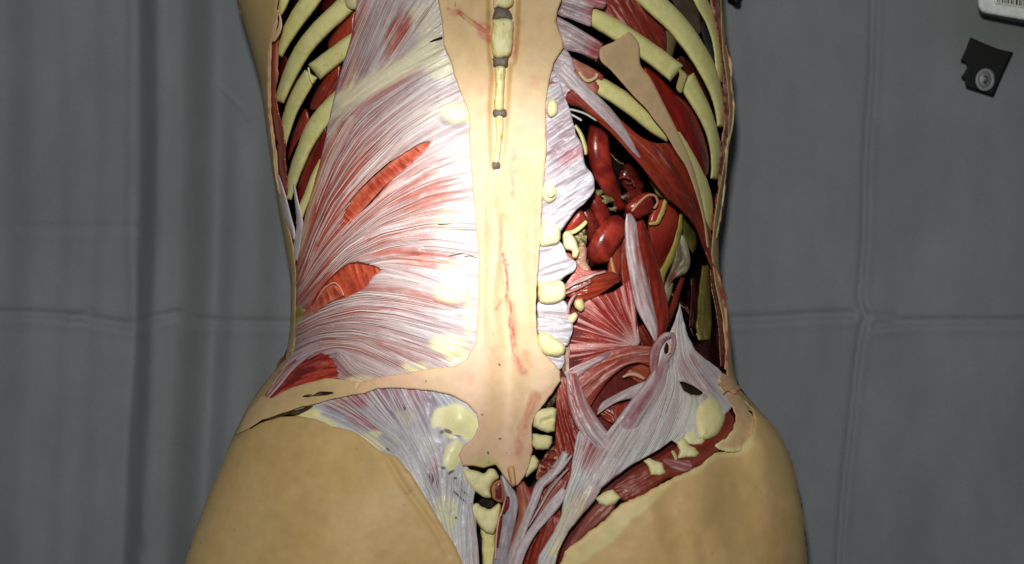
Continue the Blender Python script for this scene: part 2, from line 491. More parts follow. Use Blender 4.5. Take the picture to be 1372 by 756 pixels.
# ---- inner bed of the body: shallow under the tissue sheets, deep where the cavities open
CAVL = [(372,-70),(500,-70),(476,0),(470,30),(455,90),(440,150),(432,200),(418,250),(400,300),(392,312),(378,270),(366,200),(363,120),(366,50)]
CAVR = [(745,-70),(962,-70),(966,60),(974,120),(968,200),(957,290),(962,380),(972,440),(972,492),(940,470),(900,440),(860,455),(820,420),(770,400),(745,330),(775,260),(790,230),(760,140),(735,90),(748,20)]
LOW = [(650,628),(700,640),(712,600),(720,560),(728,540),(765,520),(745,640),(722,690),(714,900),(640,900),(632,700),(640,660)]
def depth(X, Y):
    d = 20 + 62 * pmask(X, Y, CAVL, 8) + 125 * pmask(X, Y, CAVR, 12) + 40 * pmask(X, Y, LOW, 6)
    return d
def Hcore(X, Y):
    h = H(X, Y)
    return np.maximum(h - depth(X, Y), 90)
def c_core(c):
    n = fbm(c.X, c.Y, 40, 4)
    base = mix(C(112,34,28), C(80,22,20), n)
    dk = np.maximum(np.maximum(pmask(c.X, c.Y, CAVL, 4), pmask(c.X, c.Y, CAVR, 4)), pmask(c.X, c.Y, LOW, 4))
    dark = mix(BLACK, C(60,14,12), sstep(0.55, 0.8, fbm(c.X, c.Y, 26, 21)))  # near-black pigment painted in for the shade deep inside the cavities
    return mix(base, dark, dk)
left_side = [(interp(y, XL) + 9, y) for y in range(-120, 881, 20)]
right_side = [(interp(y, XR) - 8, y) for y in range(880, -121, -20)]
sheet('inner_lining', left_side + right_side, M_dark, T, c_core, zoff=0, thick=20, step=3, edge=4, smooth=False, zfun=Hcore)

# ================================================================= skin
def c_flank(c):
    col = c_skin(c)
    n = fbm(c.X, c.Y, 30, 12)
    return mix(col, C(176,150,92), 0.55 + 0.3 * n)
inL = [(374,-110),(373,0),(366,45),(362,60),(361,90),(361,130),(363,165),(368,200),(372,240),(381,290),(389,312),(394,335),(397,370),(396,410),(397,450),(392,476)]
xl = [(float(interp(y, XL)) - 1.5, y) for y in range(470, -121, -20)]
sheet('flank_skin', inL + xl, M_skin, T, c_flank, zoff=2, thick=14, step=2, edge=3, smooth=False, seed=3, rag=0)
hipl = [(float(interp(y, XL)) - 1.5, y) for y in range(610, 455, -10)]
sheet('flank_skin', hipl + [(399,455),(394,476),(384,492),(372,508),(358,530),(340,560),(326,600)], M_skin, T, c_flank, zoff=-1, thick=12, step=2, edge=2, smooth=False, seed=5)
# pale torn rim of the skin
tw('skin_rim', [(373,12,4,2.2),(366,45,4,2.6),(362,62,4,2.4),(361,95,4,2.0),(361,130,4,2.2),(363,165,4,2.2),(368,200,4,2.4),(370,225,4,2.5),(376,262,4,2.0)], M_skin,
   lambda c: mix(C(232,206,160), C(206,150,120), fbm(c.X, c.Y, 9, 5)), bump=0.8, flat=0.8)
tw('skin_rim', [(374,18,6,1.5),(376,30,6,2.4),(372,45,6,2.6),(366,56,6,1.5)], M_skin, C(228,196,160), bump=0.6)
# right flank strip
xr = [(float(interp(y, XR)) + 1.5, y) for y in range(-120, 561, 20)]
inR = [(992,545),(978,528),(974,505),(973,490),(972,460),(969,430),(958,380),(953,340),(956,300),(962,260),(970,220),(975,190),(977,150),(974,110),(968,70),(966,30),(962,-110)]
sheet('flank_skin', xr + inR, M_skin, T, c_flank, zoff=2, thick=14, step=1.6, edge=3, smooth=False, seed=4)

STAIN = C(190,92,84)
def c_back(c):
    X, Y = c.X, c.Y
    col = mix(C(222,190,150), C(226,184,154), sstep(0.3, 0.7, fbm(X, Y, 50, 31)) * 0.8)
    col = mix(col, C(214,182,130), sstep(190, 60, Y))
    col = mix(col, C(216,186,132), sstep(560, 420, X) * .8)
    col = col * (0.97 + 0.05 * fbm(X, Y, 8, 9))[:, None]
    col = mix(col, C(226,186,150), ell(X, Y, 690, 590, 60, 50) * 0.5)
    w = fbm(X, Y, 5, 77)
    X0, Y0 = X, Y
    X = X + 9 * (fbm(X0, Y0, 9, 51) - .5); Y = Y + 9 * (fbm(X0, Y0, 9, 52) - .5)
    def st(m, k): return np.clip(m, 0, 1) * sstep(-.1, .7, w) * k
    s = np.zeros(len(X))
    for m, k in ((stroke(X, Y, [(602,15),(615,14),(616,20),(604,18)], 2.5, 2), .95),
                 (stroke(X, Y, [(617,18),(632,30),(642,38)], 1.0, 1), .6),
                 (pmask(X, Y, [(634,30),(657,36),(658,60),(650,55)], 4), .8),
                 (stroke(X, Y, [(690,70),(695,32)], 5, 5), .35), (stroke(X, Y, [(695,28),(698,34)], 3, 4), .5),
                 (stroke(X, Y, [(691,48),(688,75)], 1.4, 1.5), .6),
                 (stroke(X, Y, [(690,200),(683,225),(690,240)], 2.5, 3), .35), (stroke(X, Y, [(690,228),(685,262)], 2.5, 3), .5),
                 (stroke(X, Y, [(676,290),(673,330)], 2, 3), .25),
                 (stroke(X, Y, [(675,340),(680,372),(679,395),(684,410),(684,428),(688,450)], 2.0, 1.4), 1.1), (stroke(X, Y, [(686,440),(688,470),(697,488)], 2.4, 2.4), .85),
                 (stroke(X, Y, [(672,400),(665,414)], 1.5, 2), .7), (stroke(X, Y, [(680,400),(690,425),(688,455)], 3.5, 5), .5),
                 (stroke(X, Y, [(692,480),(702,500)], 4.5, 5), .7), (stroke(X, Y, [(704,476),(708,490)], 5, 5), .3),
                 (stroke(X, Y, [(716,534),(706,556),(697,582),(694,606)], 4.5, 6), .6), (stroke(X, Y, [(660,470),(672,462)], 3, 4), .25),
                 (stroke(X, Y, [(718,538),(738,520)], 5, 6), .35), (stroke(X, Y, [(746,20),(747,32)], 3, 3), .5), (stroke(X, Y, [(655,105),(645,120)], 6, 8), .2),
                 (ell(X, Y, 716, 108, 8, 9), .2), (ell(X, Y, 716, 600, 6, 22), .35), (ell(X, Y, 624, 505, 16, 8), .15)):
        s = np.maximum(s, st(m, k))
    col = mix(col, STAIN, s * .8)
    X, Y = X0, Y0
    # drill holes, stray hairs and pores
    for (a, b, r) in ((669,489,1.3),(646,556,1.1),(670,588,1.4),(654,607,1.5),(655,620,1.6),(571,511,.9),(631,557,.9),(679,607,.7),(660,448,.8)):
        col = mix(col, C(40,26,18), ell(X, Y, a, b, r, r, 0, .4))
    # olive scrap of bone glue at the lower end
    col = mix(col, C(200,190,120), pmask(X, Y, [(640,615),(655,612),(668,618),(670,632),(650,628),(636,626)], 2.5) * .8)
    for ln in ([(610,3),(610,9)], [(616,19),(622,25)]): col = mix(col, C(110,70,50), stroke(X, Y, ln, .6, .5) * .6)
    return col
def r_back(c):
    X, Y = c.X, c.Y
    z = 2.5 * (fbm(X, Y, 30, 2) - .5)
    z += -7 * pmask(X, Y, [(658,-60),(692,-60),(692,70),(684,92),(680,150),(674,215),(660,225),(656,150),(659,100),(655,60)], 4)
    z += -2.5 * stroke(X, Y, [(674,290),(672,345),(679,395),(690,470)], 2, 3)
    z += -3 * stroke(X, Y, [(617,18),(632,30),(655,45)], 1.5, 2)
    z += -5 * stroke(X, Y, [(716,534),(700,575)], 5, 7)
    z += -2.5 * stroke(X, Y, [(482,512),(478,520)], 1, 1.5)
    e = sm(190, 300, Y) * sm(470, 400, Y)
    z += e * (3 * np.exp(-((X - 648) / 5) ** 2) + 3 * np.exp(-((X - 722) / 5) ** 2) - 3 * np.exp(-((X - 702 - 3 * np.sin(Y / 30)) / 8) ** 2) + 3 * np.exp(-((X - 664 - 4 * np.sin(Y / 23)) / 6) ** 2))
    return z
BACK = [(586,-60),(586,0),(592,26),(594,61),(604,82),(608,100),(617,124),(625,143),(629,160),(628,185),(632,233),(636,286),(641,339),(641,380),(640,426),(637,460),(625,482),(608,491),
        (570,495),(535,501),(510,505),(486,512),(462,509),(438,507),(411,513),(385,522),(362,534),(350,531),(331,552),(316,583),(322,580),(336,572),(351,563),(372,556),(391,550),(405,545),
        (421,542),(445,535),(470,530),(490,527),(504,521),(538,520),(578,524),(604,529),(625,541),(638,554),(641,571),(634,588),(620,598),(615,610),(620,624),(634,624),(648,627),(664,622),(671,632),(678,642),(686,652),(694,650),(702,640),(709,624),(714,603),
        (713,590),(712,572),(717,556),(728,543),(740,527),(751,510),(750,497),(742,486),(729,474),(722,462),(719,440),(718,400),(722,350),(726,300),(727,270),(729,243),(732,200),(731,149),(733,127),(735,111),(742,85),(754,65),(755,56),(749,42),(745,28),(747,16),(753,0),(756,-60)]
sheet('back_skin', BACK, M_skin, T, c_back, zoff=6, thick=10, step=1.4, edge=2.2, rel=r_back, smooth=False, rag=.9, seed=9, ragsc=9)
# flap beside the coccyx
sheet('skin_flap', [(680,628),(688,624),(691,640),(691,650),(686,652),(682,640)], M_skin, T, C(222,176,120), zoff=12, thick=10, dome=5, step=1, edge=3)

# buttocks
def c_but(c):
    X, Y = c.X, c.Y
    col = mix(C(216,184,126), C(206,172,112), sstep(.3, .7, fbm(X, Y, 70, 14)) * .7)
    col = mix(col, C(220,182,132), sstep(.55, .8, fbm(X, Y, 40, 15)) * .35)
    col = col * (.97 + .05 * fbm(X, Y, 10, 19))[:, None]
    dl = seg_dist(X, Y, np.array([(742,790),(744,770),(757,738),(780,719),(796,708),(812,694),(832,676),(866,660),(899,641),(924,632),(940,622),(954,610),(966,606),(987,600),(1000,590)], float), False)[0]
    wd = interp(X, [(740,20),(780,28),(830,28),(860,22),(900,6),(960,7),(1000,12)])
    k = sstep(wd + 3, wd - 3, dl + 5 * (fbm(X, Y, 14, 6) - .5)) * (X > 700)
    col = mix(col, C(228,216,152), k * .85)
    k2 = sstep(30, 0, dl) * (X > 700); col = mix(col, C(226,190,140), k2 * .3)
    col = mix(col, C(222,178,134), sstep(.5, .8, fbm(X, Y, 16, 98)) * .22)
    sp = vnoise(X, Y, 5, 91) * vnoise(X, Y, 23, 92)
    col = mix(col, C(130,100,60), sstep(.78, .86, sp) * .3)
    return col
def r_but(c):
    X, Y = c.X, c.Y
    z = 3 * (fbm(X, Y, 60, 2) - .5) + 1.6 * (fbm(X, Y, 20, 3) - .5)
    z += -3 * stroke(X, Y, [(505,590),(540,650),(580,705),(600,745)], 3, 5)
    z += -2 * stroke(X, Y, [(1014,653),(1024,659)], 1, 1.4)
    z += -14 * ell(X, Y, 984, 670, 26, 80, -6, .95) + 13 * ell(X, Y, 1026, 585, 22, 46, -10, .9) - 7 * ell(X, Y, 905, 720, 14, 50, -16, .9)
    z += -6 * stroke(X, Y, [(900,680),(940,720),(960,790)], 12, 16)
    return z
bl = [(float(interp(y, XL)) - 1.5, y) for y in range(880, 590, -16)]
sheet('buttock_skin', bl + [(317,588),(332,577),(351,566),(374,559),(398,557),(421,561),(441,570),(471,577),(488,587),(508,604),(532,612),(552,637),(575,674),(595,708),(611,733),(622,760),(640,880)],
      M_skin, T, c_but, zoff=8, thick=12, step=2, edge=4, rel=r_but, smooth=False, rag=.6, seed=12)
br = [(float(interp(y, XR)) + 1.5, y) for y in range(560, 881, 16)]
sheet('buttock_skin', [(1000,532),(1012,545),(1020,556),(1034,562)][:0] + [(996,535)] + br + [(728,880),(744,770),(757,738),(780,719),(796,708),(812,694),(832,676),(866,660),(899,641),(924,632),(940,622),(954,610),(966,606),(987,600),(1000,590),(1006,578),(1010,562),(1006,548)],
      M_skin, T, c_but, zoff=8, thick=12, step=2, edge=5, rel=r_but, smooth=False, rag=2.2, seed=13, ragsc=9)
# the loose skin edge round the hip bone
def c_edge(c):
    col = mix(C(214,184,132), C(222,180,138), fbm(c.X, c.Y, 14, 33))
    return mix(col, C(234,222,164), sstep(9, 2, c.d) * sstep(570, 585, c.Y + .3 * (c.X - 980)))
sheet('skin_edge', [(966,500),(978,505),(986,520),(998,540),(1008,556),(1012,572),(1008,590),(996,604),(980,606),(966,602),(958,596),(966,590),(978,582),(984,566),(982,548),(974,534),(966,520),(962,508)],
      M_skin, T, c_edge, zoff=4, thick=10, step=1.3, edge=2, rag=3, seed=15, rel=lambda c: 6 * (fbm(c.X, c.Y, 14, 8) - .5))
for p in ([(962,512),(972,520),(984,522),(992,518)], [(968,528),(976,522),(986,528)]):
    tw('skin_shred', [(a, b, 8, 2.4) for a, b in p], M_skin, C(222,170,128), bump=1.2)

# ================================================================= left rib cage
def c_rib(c):
    col = c_bone(c) * np.array([.97, .98, .88])
    col = mix(col, C(190,176,110), sstep(5, 1, c.d) * .35)
    return mix(col, C(150,120,84), sstep(.74, .84, vnoise(c.X, c.Y, 3, 61) * vnoise(c.X, c.Y, 17, 62) * 1.15) * .22)
def rib(pts, zo, name='rib', col=None, blunt=True, seed=1, parent=None):
    P = ribbon(pts); w = max(q[2] for q in pts)
    o = sheet(name, P, M_bone, parent or T, c_rib if col is None else col, zoff=zo + 1, thick=w * .7, dome=1.5, step=1.1, edge=w * .36, smooth=False, seed=seed, rag=.4, skirt=w * .6,
              rel=lambda c: 2.2 * (fbm(c.X, c.Y, 15, 7) - .5))
    return o
rib([(388,-60,17),(384,-20,17),(379,5,13),(374,20,7)], -16)
rib([(460,-70,26),(436,-30,24),(416,0,25),(395,30,22),(381,56,16),(374,76,9)], -14)
rib([(506,-30,28),(478,-8,27),(456,14,26),(430,38,25),(408,64,23),(392,92,20),(380,120,16),(374,137,13)], -12)
rib([(500,40,24),(476,55,24),(448,76,25),(421,97,26)], -7)
rib([(417,99,20),(404,120,21),(391,146,18),(382,175,15),(377,200,11)], -12)
rib([(470,120,26),(446,142,26),(424,168,25),(409,196,20),(397,226,17),(389,252,13),(386,268,9)], -12)
rib([(432,215,9),(421,238,10),(412,262,10),(404,282,10),(400,300,7)], -8)
# cartilage stubs and joints
tw('rib_cartilage', [(468,-12,-9,9),(471,4,-9,8.5),(470,13,-10,6)], M_bone, C(206,196,150), flat=.7)
tw('rib_joint', [(413,90,-7,1.2),(415,102,-6,1.5),(419,112,-7,1.3)], M_bone, C(236,228,160), flat=1)
# red muscles between the ribs
cm = mus(C(170,56,44), C(96,20,18), .05, .9)
sheet('intercostal_muscle', [(477,10),(474,45),(466,52),(442,66),(440,55),(452,38),(468,22)], M_wet, T, cm, zoff=-26, thick=25, dome=8, step=1.2, flow=[[(470,15),(445,60)]], rel=frel(1, 1, 2), seed=3)
sheet('intercostal_muscle', [(456,82),(456,110),(444,132),(420,148),(415,140),(425,118),(440,98)], M_wet, T, cm, zoff=-26, thick=25, dome=10, step=1.2, flow=[[(452,88),(420,145)]], rel=frel(1, 1, 3), seed=4)
sheet('intercostal_muscle', [(408,146),(414,155),(412,170),(396,195),(386,215),(388,195),(396,170)], M_wet, T, cm, zoff=-32, thick=20, dome=6, step=1.2, flow=[[(408,150),(390,210)]], rel=frel(1, 1, 3), seed=5)
sheet('intercostal_muscle', [(438,168),(436,190),(428,225),(414,255),(401,285),(397,262),(404,232),(416,205),(430,180)], M_wet, T, mus(C(136,26,18), C(90,14,12), 0, .9), zoff=-22, thick=25, dome=5, step=1.2, flow=[[(434,180),(402,275)]], rel=frel(1, 1, 2), seed=6)
sheet('intercostal_muscle', [(400,100),(404,112),(388,140),(382,130)], M_wet, T, C(84,18,16), zoff=-34, thick=20, dome=3, step=1.2)
sheet('intercostal_muscle', [(380,72),(388,90),(380,112),(374,96)], M_wet, T, C(88,20,18), zoff=-34, thick=20, dome=3, step=1.2)
sheet('intercostal_muscle', [(450,-40),(466,-10),(444,18),(430,10),(440,-20)], M_wet, T, C(70,12,14), zoff=-46, thick=20, dome=3, step=1.5)
# cut muscle wall between skin and ribs
band('cut_muscle', [(370,30,5),(369,50,9),(367,75,12),(367,100,12),(366,125,9),(368,150,12),(373,172,13),(377,195,12),(378,222,12),(381,245,9),(384,262,5)], M_wet,
     lambda c: mix(mus(C(178,76,64), C(120,34,30), .15, 1)(c), C(214,150,128), ell(c.X, c.Y, 371, 88, 3, 24, 0, .6) * .8), zoff=-10, thick=26, dome=4, seed=8, rag=1.5)
# pale strands at the waist end of the cage
cf = fas(.02, .25)
band('tendon_strand', [(372,236,5),(379,262,8),(385,290,10),(392,310,7),(394,322,3)], M_fasc, cf, zoff=2, thick=12, dome=4, seed=20)
band('tendon_strand', [(394,247,3),(397,268,5),(401,290,8),(402,308,10),(398,330,10),(397,350,6)], M_fasc, cf, zoff=-2, thick=12, dome=3, seed=21)

# ================================================================= left thoracolumbar fascia
FL = [[(462,118),(482,60),(503,10)], [(478,110),(500,60),(522,5)], [(500,95),(520,55),(540,20)], [(520,80),(545,40),(566,10)], [(560,60),(585,45)],
      [(456,142),(500,112),(560,78),(590,62)], [(448,170),(490,130),(540,100),(590,80)], [(440,215),(462,170),(490,140),(540,110)], [(480,185),(520,150),(575,110),(610,95)],
      [(545,190),(590,160),(625,140)], [(430,260),(445,210),(470,165)], [(415,320),(430,265),(455,215),(485,170)], [(500,215),(540,175),(580,150),(625,130)],
      [(455,300),(480,268),(510,240),(545,214),(575,194)], [(575,194),(620,172)], [(404,375),(420,320),(445,270),(480,225),(515,190)], [(415,370),(440,335),(475,295),(520,255),(570,225),(628,205)],
      [(425,372),(460,330),(510,290),(570,262),(632,250)], [(405,400),(430,365),(465,335),(510,312),(570,300),(636,300)], [(400,415),(430,385),(470,348),(520,328),(575,322),(638,330)],
      [(480,352),(530,342),(585,348),(640,360)], [(515,358),(560,372),(600,388),(640,402)], [(420,420),(450,405),(490,398),(540,404),(590,414),(640,424)],
      [(398,440),(430,424),(480,412),(530,416),(580,430),(636,446)], [(392,460),(425,444),(470,440),(520,450),(570,466),(610,484)], [(440,455),(480,458),(520,478),(548,494)],
      [(365,520),(385,498),(410,478),(450,468)], [(358,534),(385,505),(420,480)], [(455,475),(470,495),(490,505)]]
def m_red(c):
    X, Y = c.X, c.Y
    r = .0 + .0 * X
    for (a, b, rx, ry, an, k) in ((430,330,34,90,15,.42),(470,240,26,60,35,.42),(425,270,20,60,15,.36),(500,275,46,26,-40,.3),(480,165,30,60,30,.12),(560,270,60,40,-30,.25),(455,190,18,40,20,.2),
                               (510,318,60,12,-18,.3),(560,345,60,10,8,.3),(540,400,70,12,4,.2),(480,418,50,12,0,.25),(450,450,40,10,0,.28),(520,470,40,14,20,.16),(510,115,50,14,-36,.25),
                               (480,30,10,30,20,.4),(533,44,26,9,-62,.95),(470,100,10,30,20,.25),(520,210,24,24,0,.12),(555,470,40,14,20,.1)):
        r = np.maximum(r, k * ell(X, Y, a, b, rx, ry, an, .8))
    r = r * 1.3 * sstep(642, 590, X) + .03 + .13 * sstep(580, 440, X) * sstep(110, 200, Y)
    return r
def m_mauve(c):
    X, Y = c.X, c.Y
    m = .25 + .0 * X
    for (a, b, rx, ry, an, k) in ((490,170,60,80,30,.5),(520,120,60,30,-35,.55),(480,60,30,60,20,.45),(520,20,30,30,0,.4),(430,300,40,120,12,.5),(590,170,40,50,-30,.28),(560,60,30,60,0,.2),
                               (600,250,40,90,0,.18),(580,430,60,40,15,.42),(500,420,90,50,0,.45),(540,470,60,30,15,.5),(430,480,60,30,-20,.4),(600,10,40,60,0,.25)):
        m = np.maximum(m, k * ell(X, Y, a, b, rx, ry, an, .9))
    return np.clip(m * 1.15 + .15 * sstep(520, 430, X), 0, .8)
BUF = C(224,218,188)
RIBBAND0 = [(452,140),(500,112),(545,88),(572,66)]
def c_big(c):
    X, Y = c.X, c.Y
    w = mix(C(190,176,172), C(222,221,216), sstep(430, 590, X))
    col = fas(m_red, m_mauve, r=C(166,74,58), w=w, k=1.5)(c)
    w2 = .92 + .3 * (c.f1 - .5)
    for pts, wd, k in ((RIBBAND0, 14, .95), ([(566,20),(576,60),(590,90)], 16, .75), ([(574,88),(600,95)], 12, .6), ([(470,160),(452,200),(430,240)], 5, .35), ([(540,165),(600,140)], 10, .3)):
        col = mix(col, C(222,216,184), stroke(X, Y, pts, wd, wd * .5) * k * w2)
    for (a, b, rx, ry, k) in ((612,152,18,13,.8),(612,205,14,12,.4),(607,392,24,14,.85),(628,425,8,26,.5),(600,462,24,13,.8),(612,478,16,12,.6),(605,360,20,10,.4),(555,492,18,7,.9),(482,510,18,7,.7),(600,300,20,20,.3),(629,150,6,18,.5)):
        col = mix(col, C(238,232,176), ell(X, Y, a, b, rx, ry, 0, .35) * k)
    # grey streaks along the strands near the spine
    g = sstep(.7, .86, c.f0) * ell(X, Y, 600, 440, 40, 60, 0, .8)
    col = mix(col, C(150,146,152), g * .6)
    col = mix(col, C(224,214,150), pmask(X, Y, [(476,60),(468,100),(452,150),(440,200),(420,252),(404,300),(398,350),(408,330),(424,262),(446,200),(460,148),(474,104)], 4) * .45)
    return col
def r_big(c):
    X, Y = c.X, c.Y
    z = ((c.f0 - .5) * 2.0 + (c.f1 - .5) * 2.0 + (c.f2 - .5) * 2.2) * (1 - .5 * sstep(520, 620, X))
    z += 5 * stroke(X, Y, [(458,134),(500,112),(545,86),(575,60)], 14, 8)
    z += 5 * (ell(X, Y, 607, 392, 26, 16, 0, .5) + ell(X, Y, 600, 462, 26, 15, 0, .5) + ell(X, Y, 612, 152, 20, 14, 0, .5))
    z += 4 * stroke(X, Y, [(410,405),(440,372),(480,348),(515,340),(560,336)], 5, 5)
    return z
FASCIA = [(480,-60),(478,0),(475,26),(471,48),(462,77),(452,112),(443,148),(436,185),(430,212),(422,241),(413,272),(405,305),(399,339),(394,375),(397,405),(394,430),(391,452),(388,471),(382,486),(366,508),(354,532),(360,538),(372,530),(392,521),(420,512),(450,507),
          (469,514),(496,511),(520,506),(548,503),(580,500),(614,498),(632,484),(641,460),(645,420),(646,360),(644,320),(640,280),(636,230),(633,190),(634,160),(624,130),(612,100),(606,84),(598,62),(596,20),(592,-60)]
SPIN = [(578,189),(572,199),(552,218),(532,235),(512,255),(497,273),(480,290),(468,300),(455,303),(459,288),(471,268),(486,250),(503,233),(520,219),(542,205),(562,193)]
WIN = [(466,354),(480,352),(500,356),(512,362),(500,370),(492,382),(478,392),(464,398),(446,404),(432,412),(420,420),(417,410),(424,396),(436,380),(450,366)]
HIPM = [(417,480),(430,474),(444,482),(451,494),(452,504),(440,508),(420,511),(400,517),(382,525),(366,531),(357,534),(362,524),(372,512),(386,500),(402,488)]
sheet('lumbar_fascia', FASCIA, M_fasc, T, c_big, zoff=0, thick=9, step=1.0, edge=3, rel=r_big, smooth=False, rag=.7, seed=2, flow=FL, holes=[SPIN, WIN, HIPM], L=44)
WL = C(216,208,204); WP = C(202,178,174)
SH = [[(int(x + (520 - x) * .12), int(y + (245 - y) * .15)) for x, y in SPIN], [(int(x + (462 - x) * .06), int(y + (382 - y) * .06)) for x, y in WIN], HIPM]
RIBBAND = [(452,140),(500,112),(545,88),(572,66),(574,44)]
def flen(x, y): return (.1 + .9 * sstep(600, 510, x)) * (1 - .85 * stroke(x, y, RIBBAND, 10, 5)) * (1 - .8 * ell(x, y, 572, 50, 18, 45, 0, .4))
strands('fascia_fibres', FASCIA, FL, 460, T, M_fasc, [WL, WP, WP, WL, C(202,182,180)], zoff=1.3, holes=SH, w=(.2, .42), length=(40, 150), seed=5, dens=flen)
strands('fascia_fibres', FASCIA, FL, 200, T, M_fasc, [C(168,120,114), C(160,126,130)], zoff=.9, holes=[SPIN, WIN, HIPM], w=(.2, .35), length=(20, 90), seed=6, dens=lambda x, y: sstep(600, 450, x))
def c_win(c):
    col = mix(C(176,74,48), C(144,52,34), sstep(.2, .8, c.f1))
    col = mix(col, C(206,150,136), sstep(9, 2, c.d + 5 * (c.f1 - .5)) * .35)
    return mix(col, C(226,128,92), sstep(.68, .95, c.f0) * .4)
sheet('exposed_muscle', [(x + dx, y + dy) for (x, y), (dx, dy) in zip([(584,184),(560,216),(520,246),(485,284),(462,310),(448,308),(456,284),(480,256),(520,220),(560,192)], [(0,0)] * 10)], M_musc, T, c_win, zoff=-5, thick=10, step=1.1,
      flow=[[(455,270),(475,290)], [(490,240),(510,262)], [(530,215),(550,235)], [(570,190),(585,200)]], rel=frel(1, 1, .8), seed=31, L=9)
sheet('exposed_muscle', [(440,358),(480,344),(520,356),(510,380),(480,400),(430,424),(410,424),(414,398)], M_musc, T, c_win, zoff=-6, thick=10, step=1.1,
      flow=[[(425,380),(445,410)], [(450,360),(470,400)], [(490,350),(500,385)]], rel=frel(1, 1, .8), seed=32, L=9)
sheet('exposed_muscle', [(425,398),(434,386),(446,381),(456,386),(461,396),(446,404),(430,414),(419,420),(417,412)], M_musc, T, c_win, zoff=-2, thick=8, dome=4, step=1.1,
      flow=[[(425,395),(430,414)], [(442,384),(448,400)], [(454,388),(460,396)]], rel=frel(1, 1, .8), seed=33, L=9)
tw('nerve', [(424,402,2,.5),(434,387,4,.6),(447,379,4,.7),(456,386,4,.6),(461,397,2,.5)], M_fasc, C(228,170,140))
def c_hip(c):
    col = mix(C(182,62,46), C(120,32,28), sstep(.3, .75, c.f1 * .7 + c.f2 * .3))
    return mix(col, C(216,130,110), sstep(.66, .95, c.f0) * .5)
sheet('hip_muscle', [(414,476),(432,470),(450,480),(456,500),(452,512),(400,522),(362,538),(350,538),(362,518),(384,496)], M_musc, T, c_hip, zoff=-3, thick=12, dome=3, step=1.1, flow=[[(357,534),(385,512),(418,500),(450,498)], [(362,525),(395,495),(425,480)], [(400,520),(452,505)]], rel=frel(1.5, 2.5, 2), seed=34)
band('tendon_strand', [(419,473,5),(404,483,6),(388,498,5),(372,518,4),(358,534,3)], M_fasc, fas(.08, .4), zoff=4, thick=7, dome=2, seed=35)
band('tendon_strand', [(398,482,5),(384,494,7),(370,511,6),(356,531,4)], M_fasc, fas(.3, .5), zoff=1, thick=7, dome=2, seed=36)
band('torn_skin', [(396,474,6),(384,480,9),(376,486,8),(371,492,4)], M_skin, lambda c: mix(C(170,110,66), C(110,60,40), fbm(c.X, c.Y, 8, 3)), zoff=-4, thick=14, dome=3, seed=37, rag=1.5)
sheet('fat_pocket', [(397,408),(408,398),(413,404),(408,422),(401,438),(395,447),(393,430)], M_fat, T, c_bone if 0 else (lambda c: mix(C(186,176,84), C(120,100,50), fbm(c.X, c.Y, 6, 3))), zoff=-1, thick=10, dome=2, step=1)
tw('cut_suture', [(573,57,4,1.3),(582,54,5,1.4),(593,50,6,1.3)], M_black, C(14,10,12), caps=(.3, .3))
for p in ([(601,343),(612,341),(621,339)], [(622,344),(630,343),(640,346)], [(586,300),(590,301),(602,300)]):
    tw('fine_slit', [(a, b, 1.5, .5) for a, b in p], M_black, C(96,78,66))
# dark slits in the skin band over the hip
sheet('skin_slit', [(405,531),(414,528),(420,529),(428,525),(438,525),(447,526),(440,528.5),(428,530),(420,530.5),(412,532)], M_dark, T, lambda c: mix(C(44,28,18), C(116,84,70), sstep(.5, .7, fbm(c.X, c.Y, 6, 2))), zoff=9.5, thick=6, step=.8, edge=1, rag=.5)
sheet('skin_slit', [(352,566),(366,558),(380,553),(398,549),(420,543),(412,550),(398,556),(384,556),(368,562)], M_dark, T, lambda c: mix(C(50,36,16), C(100,80,40), fbm(c.X, c.Y, 6, 2)), zoff=5, thick=6, step=.9, edge=1, rag=.8)

# ================================================================= left gluteal fascia
GL = [[(520,520),(545,575),(575,640)], [(560,520),(590,590),(605,620)], [(470,530),(500,560),(540,590)], [(440,545),(480,565),(520,590)], [(500,520),(530,560),(560,610)], [(600,530),(625,560)],
      [(590,560),(600,620),(596,680)], [(560,620),(590,690),(604,740)], [(620,640),(612,690),(616,740)], [(640,680),(632,740)], [(420,550),(450,560)], [(590,520),(610,545)]]
def g_red(c):
    X, Y = c.X, c.Y; r = 0 * X + .02
    for (a, b, rx, ry, an, k) in ((480,535,14,12,0,.62),(455,540,16,8,0,.4),(520,530,24,16,20,.2),(485,562,26,8,25,.4),(545,530,30,20,0,.18),(582,630,6,22,10,.3),(512,545,30,14,0,.1)):
        r = np.maximum(r, k * ell(X, Y, a, b, rx, ry, an, .7))
    return r
def g_mv(c):
    X, Y = c.X, c.Y; r = 0 * X + .12
    for (a, b, rx, ry, an, k) in ((530,540,60,30,20,.62),(585,545,30,40,30,.65),(585,640,18,50,10,.55),(605,570,20,26,30,.6),(480,560,50,18,20,.5),(610,655,24,14,30,.42),(520,590,40,30,30,.35)):
        r = np.maximum(r, k * ell(X, Y, a, b, rx, ry, an, .8))
    return r
